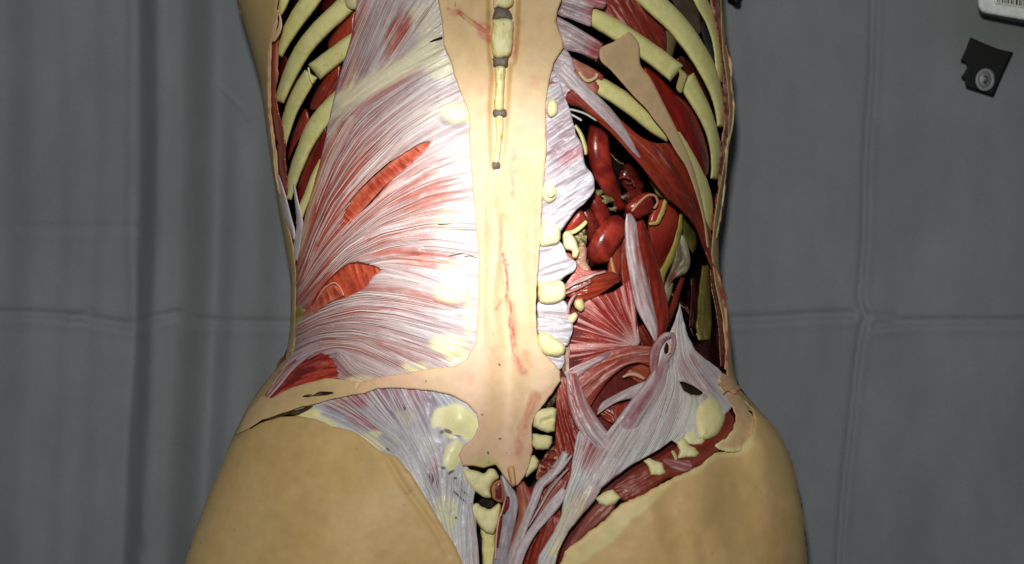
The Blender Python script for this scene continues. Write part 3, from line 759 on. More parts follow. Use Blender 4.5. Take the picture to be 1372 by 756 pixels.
def c_glu(c):
    X, Y = c.X, c.Y
    col = fas(g_red, g_mv, r=C(166,70,80), w=C(218,221,221), m=C(146,140,156), k=2.0)(c)
    for poly, k in (([(578,562),(584,548),(598,544),(612,541),(628,549),(640,562),(643,574),(636,586),(624,590),(616,584),(604,588),(594,580),(590,572),(580,574)], .95), ([(598,598),(614,590),(620,600),(614,622),(602,632),(594,620)], .95),
                    ([(398,556),(406,549),(420,547),(430,552),(424,560),(404,561)], .95), ([(422,562),(438,560),(452,570),(450,576),(430,572)], .9), ([(485,584),(500,577),(512,580),(506,588),(520,602),(508,600),(494,592)], .9),
                    ([(582,670),(600,664),(612,680),(608,705),(592,700)], .5), ([(530,552),(548,548),(556,562),(544,572)], .35), ([(596,690),(606,700),(604,731),(596,720)], .5)):
        col = mix(col, C(238,232,168), pmask(X, Y, poly, 3) * k)
    for (a, b, rx, ry, an) in ((600,578,6,2.6,25),(592,579,3,2.5,0),(612,584,5,1.2,10),(604,633,5,1.6,-35),(618,668,9,1.1,40),(612,662,8,.9,40),(622,660,6,.9,40),(610,641,2,1.6,0),(611,694,1.6,1.6,0),(520,602,3,1.8,40),(580,641,1.5,6,5),(586,648,1.5,6,5),(594,627,3,2,0),(541,548,2.6,3,0),(576,637,1.4,4,0)):
        col = mix(col, C(66,54,60), ell(X, Y, a, b, rx, ry, an, .4) * .75)
    return col
GLU = [(392,549),(420,541),(446,533),(470,528),(490,523),(504,517),(538,516),(578,520),(606,525),(630,538),(646,554),(648,571),(640,592),(628,600),(622,612),(628,628),(632,640),(636,660),(634,676),(638,700),(640,740),(642,860),(624,860),(608,740),(596,716),(570,678),(546,642),(528,618),(504,608),(484,592),(468,582),(438,574),(418,565),(398,562)]
sheet('gluteal_fascia', GLU, M_fasc, T, c_glu, zoff=0, thick=10, step=1.0, edge=3, flow=GL, smooth=False, seed=41, rag=.5,
      rel=lambda c: ((c.f0 - .5) * 2 + (c.f1 - .5) * 2.4 + (c.f2 - .5) * 2.5) * (1 - np.clip(1.6 * np.maximum(ell(c.X, c.Y, 610, 568, 40, 34, 20, .4), ell(c.X, c.Y, 606, 614, 18, 24, 0, .4)), 0, 1)) + 3 * ell(c.X, c.Y, 610, 566, 34, 26, 20, .9) + 3 * ell(c.X, c.Y, 606, 612, 13, 20, 20, .8) + 3 * (vnoise(c.X, c.Y, 24, 71) - .5) * ell(c.X, c.Y, 608, 584, 40, 50, 0, .6) + 4 * ell(c.X, c.Y, 412, 555, 16, 8, -20, .6))
band('tendon_strand', [(630,674,5),(633,700,7),(637,735,8),(640,800,9),(642,860,9)], M_fasc, cf, zoff=4, thick=14, dome=2, seed=42)
strands('fascia_fibres', GLU, GL, 150, T, M_fasc, [WL, WL, C(200,204,212)], zoff=1.2, holes=[[(576,562),(582,545),(602,538),(626,546),(644,562),(644,578),(630,594),(606,596),(584,584)], [(598,596),(616,590),(622,604),(614,626),(600,632),(592,616)]], w=(.25, .55), length=(30, 90), seed=7, dens=lambda x, y: 1 - np.maximum(ell(x, y, 610, 568, 36, 30, 20, .3), ell(x, y, 606, 614, 16, 22, 0, .3)))
# sacral and coccygeal bones
def bone(pts, zo, dome=9, thick=22, edge=5, name='bone', seed=1, rag=1.0, col=None, rel=None, **k):
    return sheet(name, pts, M_bone, T, c_bone if col is None else col, zoff=zo, thick=thick, dome=dome * .7, step=1.1, edge=edge, seed=seed, rag=rag,
                 rel=rel or (lambda c: 3 * (fbm(c.X, c.Y, 9, seed) - .5)), **k)
bone([(620,628),(634,630),(648,634),(656,628),(664,630),(668,640),(662,646),(657,656),(658,667),(648,666),(638,660),(628,650),(622,640)], 0, name='coccyx_bone', seed=51)
bone([(632,679),(639,674),(646,679),(653,682),(660,680),(668,674),(671,680),(669,694),(665,708),(660,716),(648,712),(638,698),(632,688)], -2, name='coccyx_bone', seed=52)
bone([(643,702),(654,710),(664,708),(664,725),(664,760),(650,775),(646,745),(645,722)], -12, name='coccyx_bone', seed=53, dome=5, col=C(228,218,146))
sheet('bone_gap', [(640,672),(650,666),(664,672),(662,680),(652,684),(644,678)], M_dark, T, C(22,12,8), zoff=-12, thick=10, step=1.5)
sheet('cut_vessel', [(659,662),(658,654),(663,646),(671,643),(675,650),(676,664),(674,673),(666,672),(660,668)], M_wet, T, lambda c: mix(C(196,128,92), C(104,24,20), sstep(2, 5, c.d - (c.X < 664) * 2)), zoff=3, thick=16, dome=4, step=.9, edge=4)

# ================================================================= spine
def c_cart(c): return mix(C(128,116,104), C(92,82,76), fbm(c.X, c.Y, 5, 7))
def c_spin(c):
    n = fbm(c.X, c.Y, 2.4, 31, 2) ; m = fbm(c.X * 2.2, c.Y * .5, 5, 17)
    return mix(c_bone(c), C(176,162,84), sstep(.58, .75, m) * .5)
R_SP = lambda c: 2.2 * (fbm(c.X * 2.5, c.Y * .8, 6, 4) - .5)
bone([(660,-60),(686,-60),(688,-10),(688,4),(684,10),(676,12),(668,10),(662,12),(660,0)], 8, name='spinous_process', seed=61, dome=10, thick=14, col=c_spin, rel=R_SP)
bone([(662,14),(668,9),(678,10),(684,16),(686,22),(684,27),(662,27),(661,20)], 5, name='cartilage_disc', seed=62, dome=7, col=c_cart, thick=14)
bone([(662,26),(685,26),(688,40),(687,60),(684,74),(677,77),(664,78),(659,68),(658,50),(660,34)], 10, name='spinous_process', seed=63, dome=13, thick=20, col=c_spin, rel=R_SP)
bone([(661,77),(680,75),(681,82),(679,90),(662,90),(661,84)], 6, name='cartilage_disc', seed=64, dome=8, col=c_cart)
bone([(663,90),(676,90),(676,110),(675,128),(674,147),(662,147),(663,128),(664,110)], 7, name='spinous_process', seed=65, dome=9, thick=16, col=c_spin, rel=R_SP)
bone([(661,147),(677,146),(678,156),(662,157)], 5, name='cartilage_disc', seed=66, dome=6, col=c_cart)
bone([(664,156),(674,156),(674,180),(671,200),(669,217),(661,217),(663,200),(665,178)], 6, name='spinous_process', seed=67, dome=7, thick=14, col=c_spin, rel=R_SP)
bone([(660,217),(669,217),(670,226),(661,227)], 7, name='cartilage_disc', seed=68, dome=5, col=c_cart)
bone([(662,228),(669,228),(669,240),(666,262),(663,275),(661,255)], 6, name='spinous_process', seed=69, dome=3, thick=8, edge=4)
# bone knobs along the right edge of the skin
bone([(734,136),(742,133),(747,138),(747,150),(742,157),(735,157),(732,148)], 6, name='vertebral_process', seed=71, dome=6)
bone([(729,249),(737,246),(744,250),(747,259),(743,268),(735,272),(728,268),(726,258)], 6, name='vertebral_process', seed=72, dome=5)
bone([(726,300),(740,300),(749,305),(751,316),(748,326),(736,329),(724,329)], 5, name='vertebral_process', seed=73, dome=8)
bone([(722,378),(738,379),(750,376),(757,382),(758,394),(754,402),(742,407),(724,406),(721,392)], 4, name='vertebral_process', seed=74, dome=10)
bone([(722,446),(734,447),(748,456),(757,464),(756,474),(746,478),(732,476),(722,466)], 3, name='vertebral_process', seed=75, dome=10)
bone([(755,312),(764,310),(769,317),(773,325),(776,336),(774,346),(767,345),(766,337),(758,335),(754,326)], -12, name='vertebral_process', seed=76, dome=8)
bone([(714,552),(724,548),(740,545),(746,548),(745,562),(743,578),(734,580),(724,577),(714,572)], -2, name='sacral_tubercle', smooth=False, seed=77, dome=9, rel=lambda c: -7 * stroke(c.X, c.Y, [(728,566),(738,562)], 3, 4))
bone([(713,581),(730,583),(740,585),(740,594),(735,602),(718,603),(712,596)], -3, name='sacral_tubercle', smooth=False, seed=78, dome=8)
bone([(708,612),(716,610),(722,618),(721,626),(713,634),(705,640),(701,634),(703,622)], -4, name='sacral_tubercle', smooth=False, seed=79, dome=8)
tw('screw_hole', [(739,256,13,2.6),(735,259,13,2.6),(738,262,13,2.6),(741,259,13,2.6),(739,256,13,2.6)], M_bone, C(236,226,170), caps=(0, 0))

# white strip of fascia right of the spine
cw = fas(lambda c: .03 + .25 * ell(c.X, c.Y, 768, 208, 18, 8, -30, .6), lambda c: .22 + .35 * ell(c.X, c.Y, 746, 175, 22, 40, 0, .7), r=C(170,76,84), w=C(204,208,214), k=1.8)
SR = [[(732,170),(760,150)], [(735,200),(775,175)], [(738,225),(785,190)], [(730,260),(790,225)], [(728,290),(790,250)], [(730,310),(770,280)]]
sheet('lumbar_fascia', [(728,120),(738,95),(748,102),(756,128),(764,148),(772,180),(780,194),(784,220),(795,236),(796,256),(786,270),(772,282),(760,298),(748,312),(726,315),(724,280),(727,240),(730,190)],
      M_fasc, T, cw, zoff=0, thick=9, step=1.1, edge=3, flow=SR, rel=frel(2.4, 2.6, 4), seed=81, rag=.6, L=16)
sheet('lumbar_fascia', [(724,326),(750,324),(760,342),(772,352),(769,364),(758,370),(744,382),(722,384),(721,350)], M_fasc, T, cw, zoff=-1, thick=9, step=1.1, flow=[[(722,345),(750,338)], [(722,370),(770,356)]], rel=frel(2.4, 2.6, 4), seed=82, rag=.5, L=16)
sheet('lumbar_fascia', [(722,404),(754,402),(762,418),(768,434),(765,452),(758,464),(740,456),(721,446),(720,424)], M_fasc, T, cw, zoff=-3, thick=9, step=1.1, flow=[[(722,412),(764,420)], [(722,440),(764,440)]], rel=frel(2.4, 2.6, 4), seed=83, rag=.5, L=16)
sheet('lumbar_fascia', [(730,474),(748,476),(756,474),(756,488),(748,496),(738,486)], M_fasc, T, cw, zoff=-4, thick=9, step=1.1, flow=[[(732,480),(756,484)]], rel=frel(2, 2, 2), seed=84)
band('tendon_strand', [(770,168,5),(778,180,6),(784,198,6),(785,208,4)], M_bone, C(214,206,140), zoff=-14, thick=20, dome=4, seed=85)

# ================================================================= right rib cage
def c_rr(c): return mix(c_bone(c), C(196,188,96), .35)
bR = lambda pts, zo, col=None, caps=None: rib(pts, zo, col=col)
bR([(912,-70,24),(928,-25,22),(941,5,18),(953,28,16),(961,55,14),(965,85,13),(963,110,9)], -22, col=c_rr)
bR([(812,-70,34),(845,-28,33),(875,2,31),(906,32,29),(929,62,27),(947,92,24),(959,122,18),(965,148,14),(965,170,9)], -14)
bR([(775,10,20),(797,24,25),(820,37,27),(846,54,27),(878,76,27),(907,99,28)], -9, caps=(.1, .12))
bR([(918,104,26),(930,126,24),(944,152,20),(955,182,16),(960,212,15),(957,240,10)], -16, caps=(.12, .6))
bR([(790,108,20),(803,115,24),(830,131,24),(856,150,24),(878,170,20),(898,184,16)], -12, caps=(.1, .4))
bR([(905,176,18),(918,202,18),(930,224,18),(941,248,17),(948,272,14),(949,296,12),(947,314,8)], -22, col=c_rr)
sheet('rib_joint', [(903,86),(912,92),(921,101),(918,112),(913,125),(906,119),(908,108),(910,98)], M_bone, T, lambda c: mix(C(196,184,116), C(150,136,80), sstep(3, 0, c.d)), zoff=-9, thick=14, step=.9, edge=2)
# fascia flaps beside the spine
cfl = fas(lambda c: .05 + .4 * sstep(775, 800, c.X) , .45, r=C(178,80,84))
sheet('fascia_flap', [(754,-40),(790,-40),(812,-2),(808,12),(795,11),(792,34),(783,33),(765,26),(747,19),(752,4)], M_fasc, T, cfl, zoff=-2, thick=9, step=1.1, flow=[[(750,0),(800,16)], [(750,15),(795,32)]], rel=frel(2, 2.4, 3), seed=91)
sheet('fascia_flap', [(744,23),(756,27),(785,44),(806,58),(805,68),(799,80),(778,72),(754,64),(749,45)], M_fasc, T, cfl, zoff=-3, thick=9, step=1.1, flow=[[(746,30),(805,62)], [(752,50),(800,76)]], rel=frel(2, 2.4, 3), seed=92)
sheet('torn_muscle', [(762,76),(780,84),(806,99),(808,106),(800,126),(790,122),(774,106),(766,92)], M_musc, T, lambda c: mix(mix(C(196,140,116), C(150,84,70), c.f1), C(160,50,44), sstep(790, 804, c.X) * .7), zoff=-10, thick=12, step=1.1, flow=[[(764,80),(804,118)]], rel=frel(2, 3, 4), seed=93)
tw('skin_strand', [(775,96,-6,2),(786,108,-5,2.4),(798,104,-5,2.4),(800,98,-6,2)], M_skin, C(220,196,150))
sheet('gap_wall', [(800,62),(808,58),(804,72),(800,82),(797,80)], M_skin, T, C(150,84,66), zoff=-6, thick=10, step=1)
# striped muscle between the upper ribs
sheet('intercostal_muscle', [(806,8),(812,-40),(850,-40),(858,5),(878,28),(892,42),(893,72),(886,80),(868,68),(842,44),(818,24)], M_wet, T,
      lambda c: mix(mix(mus(C(152,48,38), C(84,18,16), .05, .8)(c), C(206,150,148), sstep(.4, .8, c.f0 * .6 + c.f1 * .4) * sstep(868, 838, c.X)), C(70,12,12), sstep(880, 896, c.X) * .6),
      zoff=-26, thick=25, dome=6, step=1.1, flow=[[(812,8),(850,62)], [(835,-5),(880,70)]], rel=frel(2, 2, 3), seed=94)
sheet('fat_lump', [(892,40),(900,36),(908,44),(906,60),(900,78),(895,86),(890,72),(889,52)], M_fat, T, lambda c: mix(C(140,110,92), C(98,92,52), fbm(c.X, c.Y, 8, 3)), zoff=-34, thick=20, dome=6, step=1.2, rag=1)
sheet('lung_surface', [(890,-50),(926,-50),(938,20),(940,40),(932,46),(915,20),(900,0)], M_wet, T, lambda c: mix(C(96,82,64), C(60,46,40), fbm(c.X, c.Y, 10, 3)), zoff=-40, thick=20, dome=4, step=1.5)
sheet('lung_surface', [(938,36),(946,30),(956,64),(960,90),(957,100),(948,72)], M_wet, T, lambda c: mix(C(64,68,78), C(40,40,48), fbm(c.X, c.Y, 6, 3)), zoff=-46, thick=20, dome=3, step=1.3)
sheet('intercostal_muscle', [(906,80),(915,76),(930,92),(944,118),(952,140),(948,150),(932,122),(918,100)], M_wet, T, mus(C(92,22,24), C(52,10,14), .02, 1), zoff=-42, thick=20, dome=4, step=1.2, flow=[[(910,80),(948,145)]], rel=frel(1, 2, 3), seed=95)
sheet('intercostal_muscle', [(862,90),(880,100),(905,124),(924,142),(938,168),(948,200),(950,226),(944,236),(932,214),(916,188),(902,176),(888,150),(872,118)], M_wet, T, mus(C(146,28,20), C(92,14,12), .0, .9),
      zoff=-26, thick=25, dome=8, step=1.2, flow=[[(865,92),(910,150),(946,225)]], rel=frel(1, 1.5, 3), seed=96)
sheet('intercostal_muscle', [(926,230),(934,238),(942,262),(940,274),(934,262)], M_wet, T, C(120,24,20), zoff=-30, thick=20, dome=3, step=1.2)
# cut wall along the right side
band('cut_muscle', [(956,-50,8),(958,0,9),(965,30,10),(970,60,11),(973,85,12),(975,110,14),(976,140,14),(975,165,11),(971,190,9),(968,225,9),(966,260,11),(962,290,12),(956,310,8)], M_wet,
     lambda c: mix(mus(C(150,50,42), C(92,24,22), .12, 1)(c), C(214,176,140), sstep(.56, .7, fbm(c.X * 2, c.Y, 14, 6)) * .7), zoff=-10, thick=30, dome=4, seed=97, rag=2)
tw('skin_rim', [(972,60,0,1.5),(976,80,2,2.6),(979,90,2,2),(979,115,2,1.8),(982,140,2,2),(980,170,2,1.8),(974,200,2,1.8),(971,240,2,1.7),(966,280,2,1.8),(959,320,2,1.6)], M_skin, lambda c: mix(C(226,208,150), C(210,160,120), fbm(c.X, c.Y, 10, 5)), bump=1.0)

# strap of skin crossing the ribs
sheet('skin_strap', [(803,68),(808,62),(822,56),(836,47),(843,43),(852,52),(857,62),(858,86),(870,102),(878,116),(886,132),(896,152),(906,172),(918,198),(928,222),(936,250),(943,280),(948,310),(950,330),(947,330),(943,300),(936,272),(927,244),(918,222),(906,204),(892,180),(876,160),(866,146),(850,130),(834,112),(818,94),(805,82)],
      M_skin, T, lambda c: c_skin(c) * .93, zoff=6, thick=9, step=1.2, edge=3, seed=99, rel=lambda c: 2 * (fbm(c.X, c.Y, 18, 2) - .5))

# long oblique muscle and its white border
sheet('oblique_muscle', [(764,100),(784,118),(812,142),(838,166),(860,184),(880,192),(896,192),(908,206),(922,230),(934,256),(944,290),(952,310),(960,345),(968,372),(962,374),(950,350),(941,330),(932,306),(920,290),(906,276),(890,262),(872,240),(858,222),(842,204),(820,180),(800,162),(784,146),(762,140),(757,128)],
      M_musc, T, lambda c: mix(mus(C(158,52,40), C(104,28,24), .02, .9)(c), C(196,120,100), sstep(.55, .9, c.f0) * ell(c.X, c.Y, 860, 195, 40, 14, 40, .7) * .6), zoff=-7, thick=12, dome=5, step=1.1, edge=4, seed=101,
      flow=[[(765,120),(840,190),(900,262),(950,345)], [(800,130),(880,200),(930,270),(965,370)]], rel=frel(1.6, 2, 3))
band('white_aponeurosis', [(748,90,24),(762,104,22),(780,122,18),(800,140,19),(818,158,17),(834,178,13),(846,196,9),(858,212,3)], M_fasc, fas(.02, .5, m=C(170,150,156)), zoff=-1, thick=8, dome=2, seed=102)
sheet('lumbar_fascia', [(744,78),(755,66),(763,72),(770,90),(768,106),(756,118),(744,112),(737,106),(740,92)], M_fasc, T, fas(.02, .3), zoff=-2, thick=8, step=1.1, flow=[[(742,84),(768,96)], [(742,104),(764,108)]], rel=frel(2, 2, 3), seed=103)
sheet('torn_fascia', [(738,107),(752,112),(766,120),(760,130),(754,140),(744,132),(736,124)], M_fasc, T, fas(.25, .5, r=C(150,50,80)), zoff=-3, thick=8, step=1, flow=[[(738,124),(762,114)]], rel=frel(2, 2, 3), seed=104, rag=1.5)
sheet('exposed_muscle', [(760,122),(768,117),(782,130),(800,148),(816,168),(800,160),(780,146),(758,132)], M_musc, T, mus(C(160,52,36), C(104,26,22), .02), zoff=-4, thick=8, dome=3, step=1, flow=[[(762,122),(812,166)]], rel=frel(1.5, 2, 2), seed=105)
for p in ([(757,146),(770,148),(785,153),(800,162)], [(756,150),(768,155),(780,162)]):
    tw('tendon_strand', [(a, b, -12, 1.5) for a, b in p], M_fasc, C(190,186,176))

# ================================================================= organs and vessels in the cavity
def c_org(c):
    n = fbm(c.X, c.Y, 16, 41); m = fbm(c.X, c.Y, 4, 43)
    return mix(mix(C(158,52,38), C(104,26,20), sstep(.3, .7, n)), C(80,18,14), sstep(.5, .8, m) * .4)
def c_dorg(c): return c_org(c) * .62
tw('blood_vessel', [(805,160,-62,12),(802,178,-55,14),(802,202,-50,15),(808,230,-50,14),(818,252,-54,11),(828,270,-60,8),(834,282,-66,6)], M_wet, lambda c: mix(c_org(c), C(70,12,12), sstep(190, 164, c.Y) * .7), seg=28, caps=(.9, .6))
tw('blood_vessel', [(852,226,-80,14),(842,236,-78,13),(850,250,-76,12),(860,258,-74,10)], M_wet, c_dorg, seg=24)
tw('blood_vessel', [(842,290,-56,12),(852,280,-50,14),(866,272,-46,14),(876,270,-44,13)], M_wet, c_org, seg=26, caps=(.7, .3))
tw('vessel_rim', [(846,284,-38,1.6),(856,272,-34,1.8),(868,262,-32,1.8),(878,263,-32,1.8),(881,272,-34,1.8),(876,280,-36,1.6)], M_fasc, C(200,140,110))
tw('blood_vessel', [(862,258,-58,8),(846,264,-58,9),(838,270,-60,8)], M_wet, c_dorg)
bw = lambda *a, **k: tw('blood_vessel', *a, **k)
tw('kidney', [(838,296,-42,13),(826,304,-36,17),(812,322,-34,18),(801,342,-38,17),(796,354,-42,13)], M_wet, c_org, seg=32, caps=(.9, .95))
tw('blood_vessel', [(790,262,-52,9),(800,274,-48,10),(808,290,-48,10),(814,306,-54,9)], M_wet, c_org, seg=24)
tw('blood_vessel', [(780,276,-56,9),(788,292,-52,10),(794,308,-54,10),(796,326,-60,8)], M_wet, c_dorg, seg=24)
sheet('cut_organ', [(760,296),(770,284),(778,280),(785,290),(786,298),(776,306),(764,312),(756,310)], M_wet, T, c_org, zoff=-26, thick=24, dome=9, step=1.1, edge=5)
tw('organ_rim', [(757,311,-24,2.2),(768,311,-20,3),(780,303,-20,3),(786,296,-22,2.4)], M_fat, C(222,208,140))
def c_spong(c): return mix(C(150,140,96), C(70,56,40), sstep(.4, .65, fbm(c.X, c.Y, 4, 5)))
sheet('spongy_tissue', [(766,314),(778,306),(786,308),(786,326),(782,346),(776,352),(770,338)], M_fat, T, c_spong, zoff=-34, thick=20, dome=5, step=1, rel=lambda c: 9 * (fbm(c.X, c.Y, 5, 6) - .5))
sheet('torn_tissue', [(776,330),(786,332),(786,350),(792,362),(786,368),(776,360),(770,346)], M_fat, T, lambda c: mix(C(190,160,130), C(150,90,76), fbm(c.X, c.Y, 7, 2)), zoff=-26, thick=20, dome=4, step=1, rel=lambda c: 6 * (fbm(c.X, c.Y, 8, 6) - .5))
for k, (a, b, r, zz, cc) in enumerate(((814,268,9,-46,C(170,164,104)),(801,258,9,-50,C(128,118,70)),(836,264,6,-48,C(160,126,104)),(822,280,6,-46,C(160,140,100)),(845,246,5,-60,C(110,60,50)))):
    q = [(a + r * (1 + .35 * math.sin(5 * t + k)) * math.cos(t), b + r * .62 * (1 + .3 * math.cos(3 * t + k)) * math.sin(t)) for t in np.linspace(0, 2 * math.pi, 12)[:-1]]
    sheet('fat_lump', q, M_fat, T, lambda c, cc=cc: mix(cc, cc * .6, sstep(.35, .7, fbm(c.X, c.Y, 5, 3))), zoff=zz, thick=20, dome=5, step=.9, edge=4, rag=1.4, seed=300 + k, rel=lambda c: 5 * (fbm(c.X, c.Y, 5, 6) - .5))
rv = random.Random(12)
for k in range(16):
    x0, y0 = rv.choice([(786,290),(830,240),(845,262),(870,240),(800,330),(890,300),(905,400),(925,420),(836,220),(888,345),(780,340),(850,250)])
    a0 = rv.uniform(0, 6.28); pt = []; r0 = rv.uniform(.9, 2.2)
    for s in range(5):
        pt.append((x0, y0, -46 - 3 * s + rv.uniform(-4, 6), r0 * (1 - s * .1))); a0 += rv.uniform(-.7, .7); x0 += 8 * math.cos(a0) * .8; y0 += 8 * math.sin(a0)
    cc = rv.choice([C(110,30,26), C(84,22,22), C(130,96,64), C(96,80,50), C(124,44,36)])
    tw('small_vessel', pt, M_wet, cc, bump=.5, seg=10)
# psoas columns under the vessels
for (a, b, c_, d, w, sd, zz, cc) in ((826,330,822,372,19,1,-44,C(160,60,48)),(838,318,842,392,20,2,-44,C(150,46,36)),(818,350,826,372,8,3,-38,C(196,120,100))):
    band('psoas_muscle', [(a, b - 8, w * .6), ((a + c_) / 2, (b + d) / 2, w), (c_, d, w * .8)], M_wet, mus(cc, cc * .66, .08), zoff=zz, thick=26, dome=7, seed=110 + sd)
# kidney-coloured wall with its fat rim
sheet('kidney', [(882,268),(896,266),(906,276),(912,296),(906,320),(898,345),(890,372),(884,392),(877,384),(872,352),(868,320),(868,296),(874,280)], M_wet, T,
      lambda c: mix(C(164,58,40), C(108,24,18), sstep(290, 350, c.Y + 10 * fbm(c.X, c.Y, 20, 3))), zoff=-50, thick=30, dome=10, step=1.2, edge=6)
tw('fat_rim', [(869,300,-38,3),(880,298,-34,3.2),(886,288,-32,3),(891,272,-34,3),(893,262,-36,3)], M_fat, C(190,168,96), bump=.5)
tw('fat_rim', [(913,286,-34,3),(911,305,-30,3.4),(905,328,-30,4),(896,350,-30,4.5),(888,366,-30,4.5),(884,384,-32,5),(885,400,-38,5)], M_fat, lambda c: mix(C(174,154,72), C(120,118,44), fbm(c.X, c.Y, 10, 4)), bump=.35)
tw('fat_rim', [(870,234,-44,3),(876,246,-42,4),(884,258,-40,4),(896,266,-40,3.4),(906,272,-42,3)], M_fat, lambda c: mix(C(150,138,74), C(90,60,40), fbm(c.X, c.Y, 6, 4)), bump=.7)
sheet('fat_pad', [(916,284),(926,290),(932,310),(934,328),(928,340),(920,325),(912,310)], M_fat, T, lambda c: mix(C(110,108,46), C(60,60,26), fbm(c.X, c.Y, 9, 4)), zoff=-52, thick=30, dome=5, step=1.2)
sheet('white_sheath', [(908,320),(914,314),(920,322),(924,340),(925,354),(921,364),(914,370),(904,374),(894,386),(892,376),(898,362),(902,345),(904,330)], M_fasc, T,
      lambda c: mix(mix(C(196,186,156), C(120,110,84), sstep(.35, .7, c.f1)), C(110,50,44), ell(c.X, c.Y, 902, 374, 12, 9, -30, .7) * .7), zoff=-38, thick=26, dome=8, step=1, flow=[[(912,316),(922,350),(898,382)]], rel=frel(3, 4, 6), seed=121)
band('white_sheath', [(897,378,12),(894,392,13),(890,404,14),(888,418,9)], M_fasc, lambda c: mix(C(150,138,112), C(96,88,52), sstep(.4, .7, c.f1)), zoff=-44, thick=20, dome=4, seed=122)
band('cut_muscle', [(915,372,6),(908,392,9),(902,412,10),(896,428,9),(893,440,6)], M_wet, mus(C(128,38,30), C(80,20,18), .05), zoff=-36, thick=20, dome=4, seed=123)
band('fat_strip', [(946,356,10),(945,380,15),(944,400,18),(944,422,20),(943,440,22),(946,456,12)], M_fat, lambda c: mix(mix(C(136,124,54), C(88,78,30), c.f1), C(170,150,90), sstep(.7, .9, c.f0) * .5), zoff=-30, thick=30, dome=6, seed=124, rag=1)
band('fat_strip', [(934,452,10),(941,450,14),(948,450,12)], M_fat, C(176,166,100), zoff=-32, thick=20, dome=4, seed=125, rag=1)
band('cut_muscle', [(928,372,6),(930,395,10),(930,420,14),(928,440,12)], M_wet, mus(C(66,18,18), C(38,8,10), 0), zoff=-44, thick=30, dome=4, seed=126)
band('cut_muscle', [(938,458,30),(950,472,28),(962,486,18),(968,494,8)], M_wet, mus(C(56,14,14), C(30,8,8), 0), zoff=-40, thick=30, dome=4, seed=127)
band('cut_muscle', [(954,360,6),(957,385,9),(962,410,9),(966,440,8),(968,470,9),(968,492,6)], M_wet, mus(C(124,44,36), C(74,22,20), .1), zoff=-14, thick=30, dome=3, seed=128)
tw('skin_rim', [(946,338,-6,1.4),(952,352,-4,2),(960,368,-2,3.2),(965,390,0,4.2),(970,415,0,3.6),(972,440,0,3),(974,470,0,2.4),(972,496,-2,2)], M_skin, lambda c: mix(C(218,168,124), C(160,70,54), sstep(.45, .7, fbm(c.X, c.Y * .6, 11, 5))), bump=.5, flat=.8)

# ================================================================= right flank muscles of the loin
band('white_band', [(842,286,6),(845,300,16),(847,325,19),(851,350,22),(857,380,24),(864,410,24),(874,438,15),(879,458,4)], M_fasc, fas(lambda c: .06 + .3 * ell(c.X, c.Y, 860, 330, 8, 30, 0, .8), .5, m=C(164,136,144)), zoff=-14, thick=9, dome=3, seed=131)
band('loin_muscle', [(856,296,12),(866,330,18),(875,365,20),(880,395,24),(884,425,26),(882,448,18),(878,462,8)], M_wet, mus(C(150,42,28), C(98,20,16), 0, .9), zoff=-24, thick=20, dome=6, seed=132)
band('loin_muscle', [(852,440,26),(862,455,28),(872,470,20)], M_wet, mus(C(140,50,38), C(90,26,22), .1), zoff=-40, thick=20, dome=3, seed=133)
sheet('loin_muscle', [(754,386),(770,378),(785,368),(800,362),(816,363),(828,368),(832,376),(820,384),(805,394),(790,402),(774,404),(760,398),(752,404)], M_wet, T, mus(C(158,54,40), C(110,30,24), .1), zoff=-18, thick=20, dome=7, step=1.1,
      flow=[[(756,392),(790,378),(830,374)], [(760,402),(800,396),(830,378)]], rel=frel(2, 3, 4), seed=134)
sheet('torn_tissue', [(752,342),(764,340),(770,350),(780,362),(792,362),(800,364),(786,372),(770,382),(756,390),(754,402),(750,390),(760,376),(768,362)], M_musc, T, lambda c: mix(mix(C(206,136,128), C(160,60,52), c.f1), C(196,190,182), sstep(.6, .9, c.f0) * .6),
      zoff=-12, thick=14, step=1, flow=[[(756,344),(775,368),(756,390)], [(775,368),(798,364)]], rel=frel(4, 5, 6), seed=135, rag=1.5)
for p in ([(756,388),(770,380),(786,374),(800,366)], [(756,394),(772,388),(792,378)], [(760,384),(778,374),(796,368),(812,364)]):
    band('tendon_strand', [(a, b, 4) for a, b in p], M_fasc, fas(.25, .5), zoff=-6, thick=6, dome=1, seed=int(p[0][1]))
band('tendon_strand', [(772,394,3),(766,402,5),(762,412,5),(762,422,4)], M_fasc, fas(.3, .5), zoff=-4, thick=8, dome=2, seed=138)
sheet('fat_lump', [(770,402),(780,400),(784,412),(778,418),(770,412)], M_fat, T, C(196,186,130), zoff=-10, thick=12, dome=4, step=1, rag=1)
bone([(760,426),(770,419),(774,424),(768,433),(763,432)], -2, name='bone_chip', seed=139, dome=4, thick=8, edge=3, col=C(232,204,164))
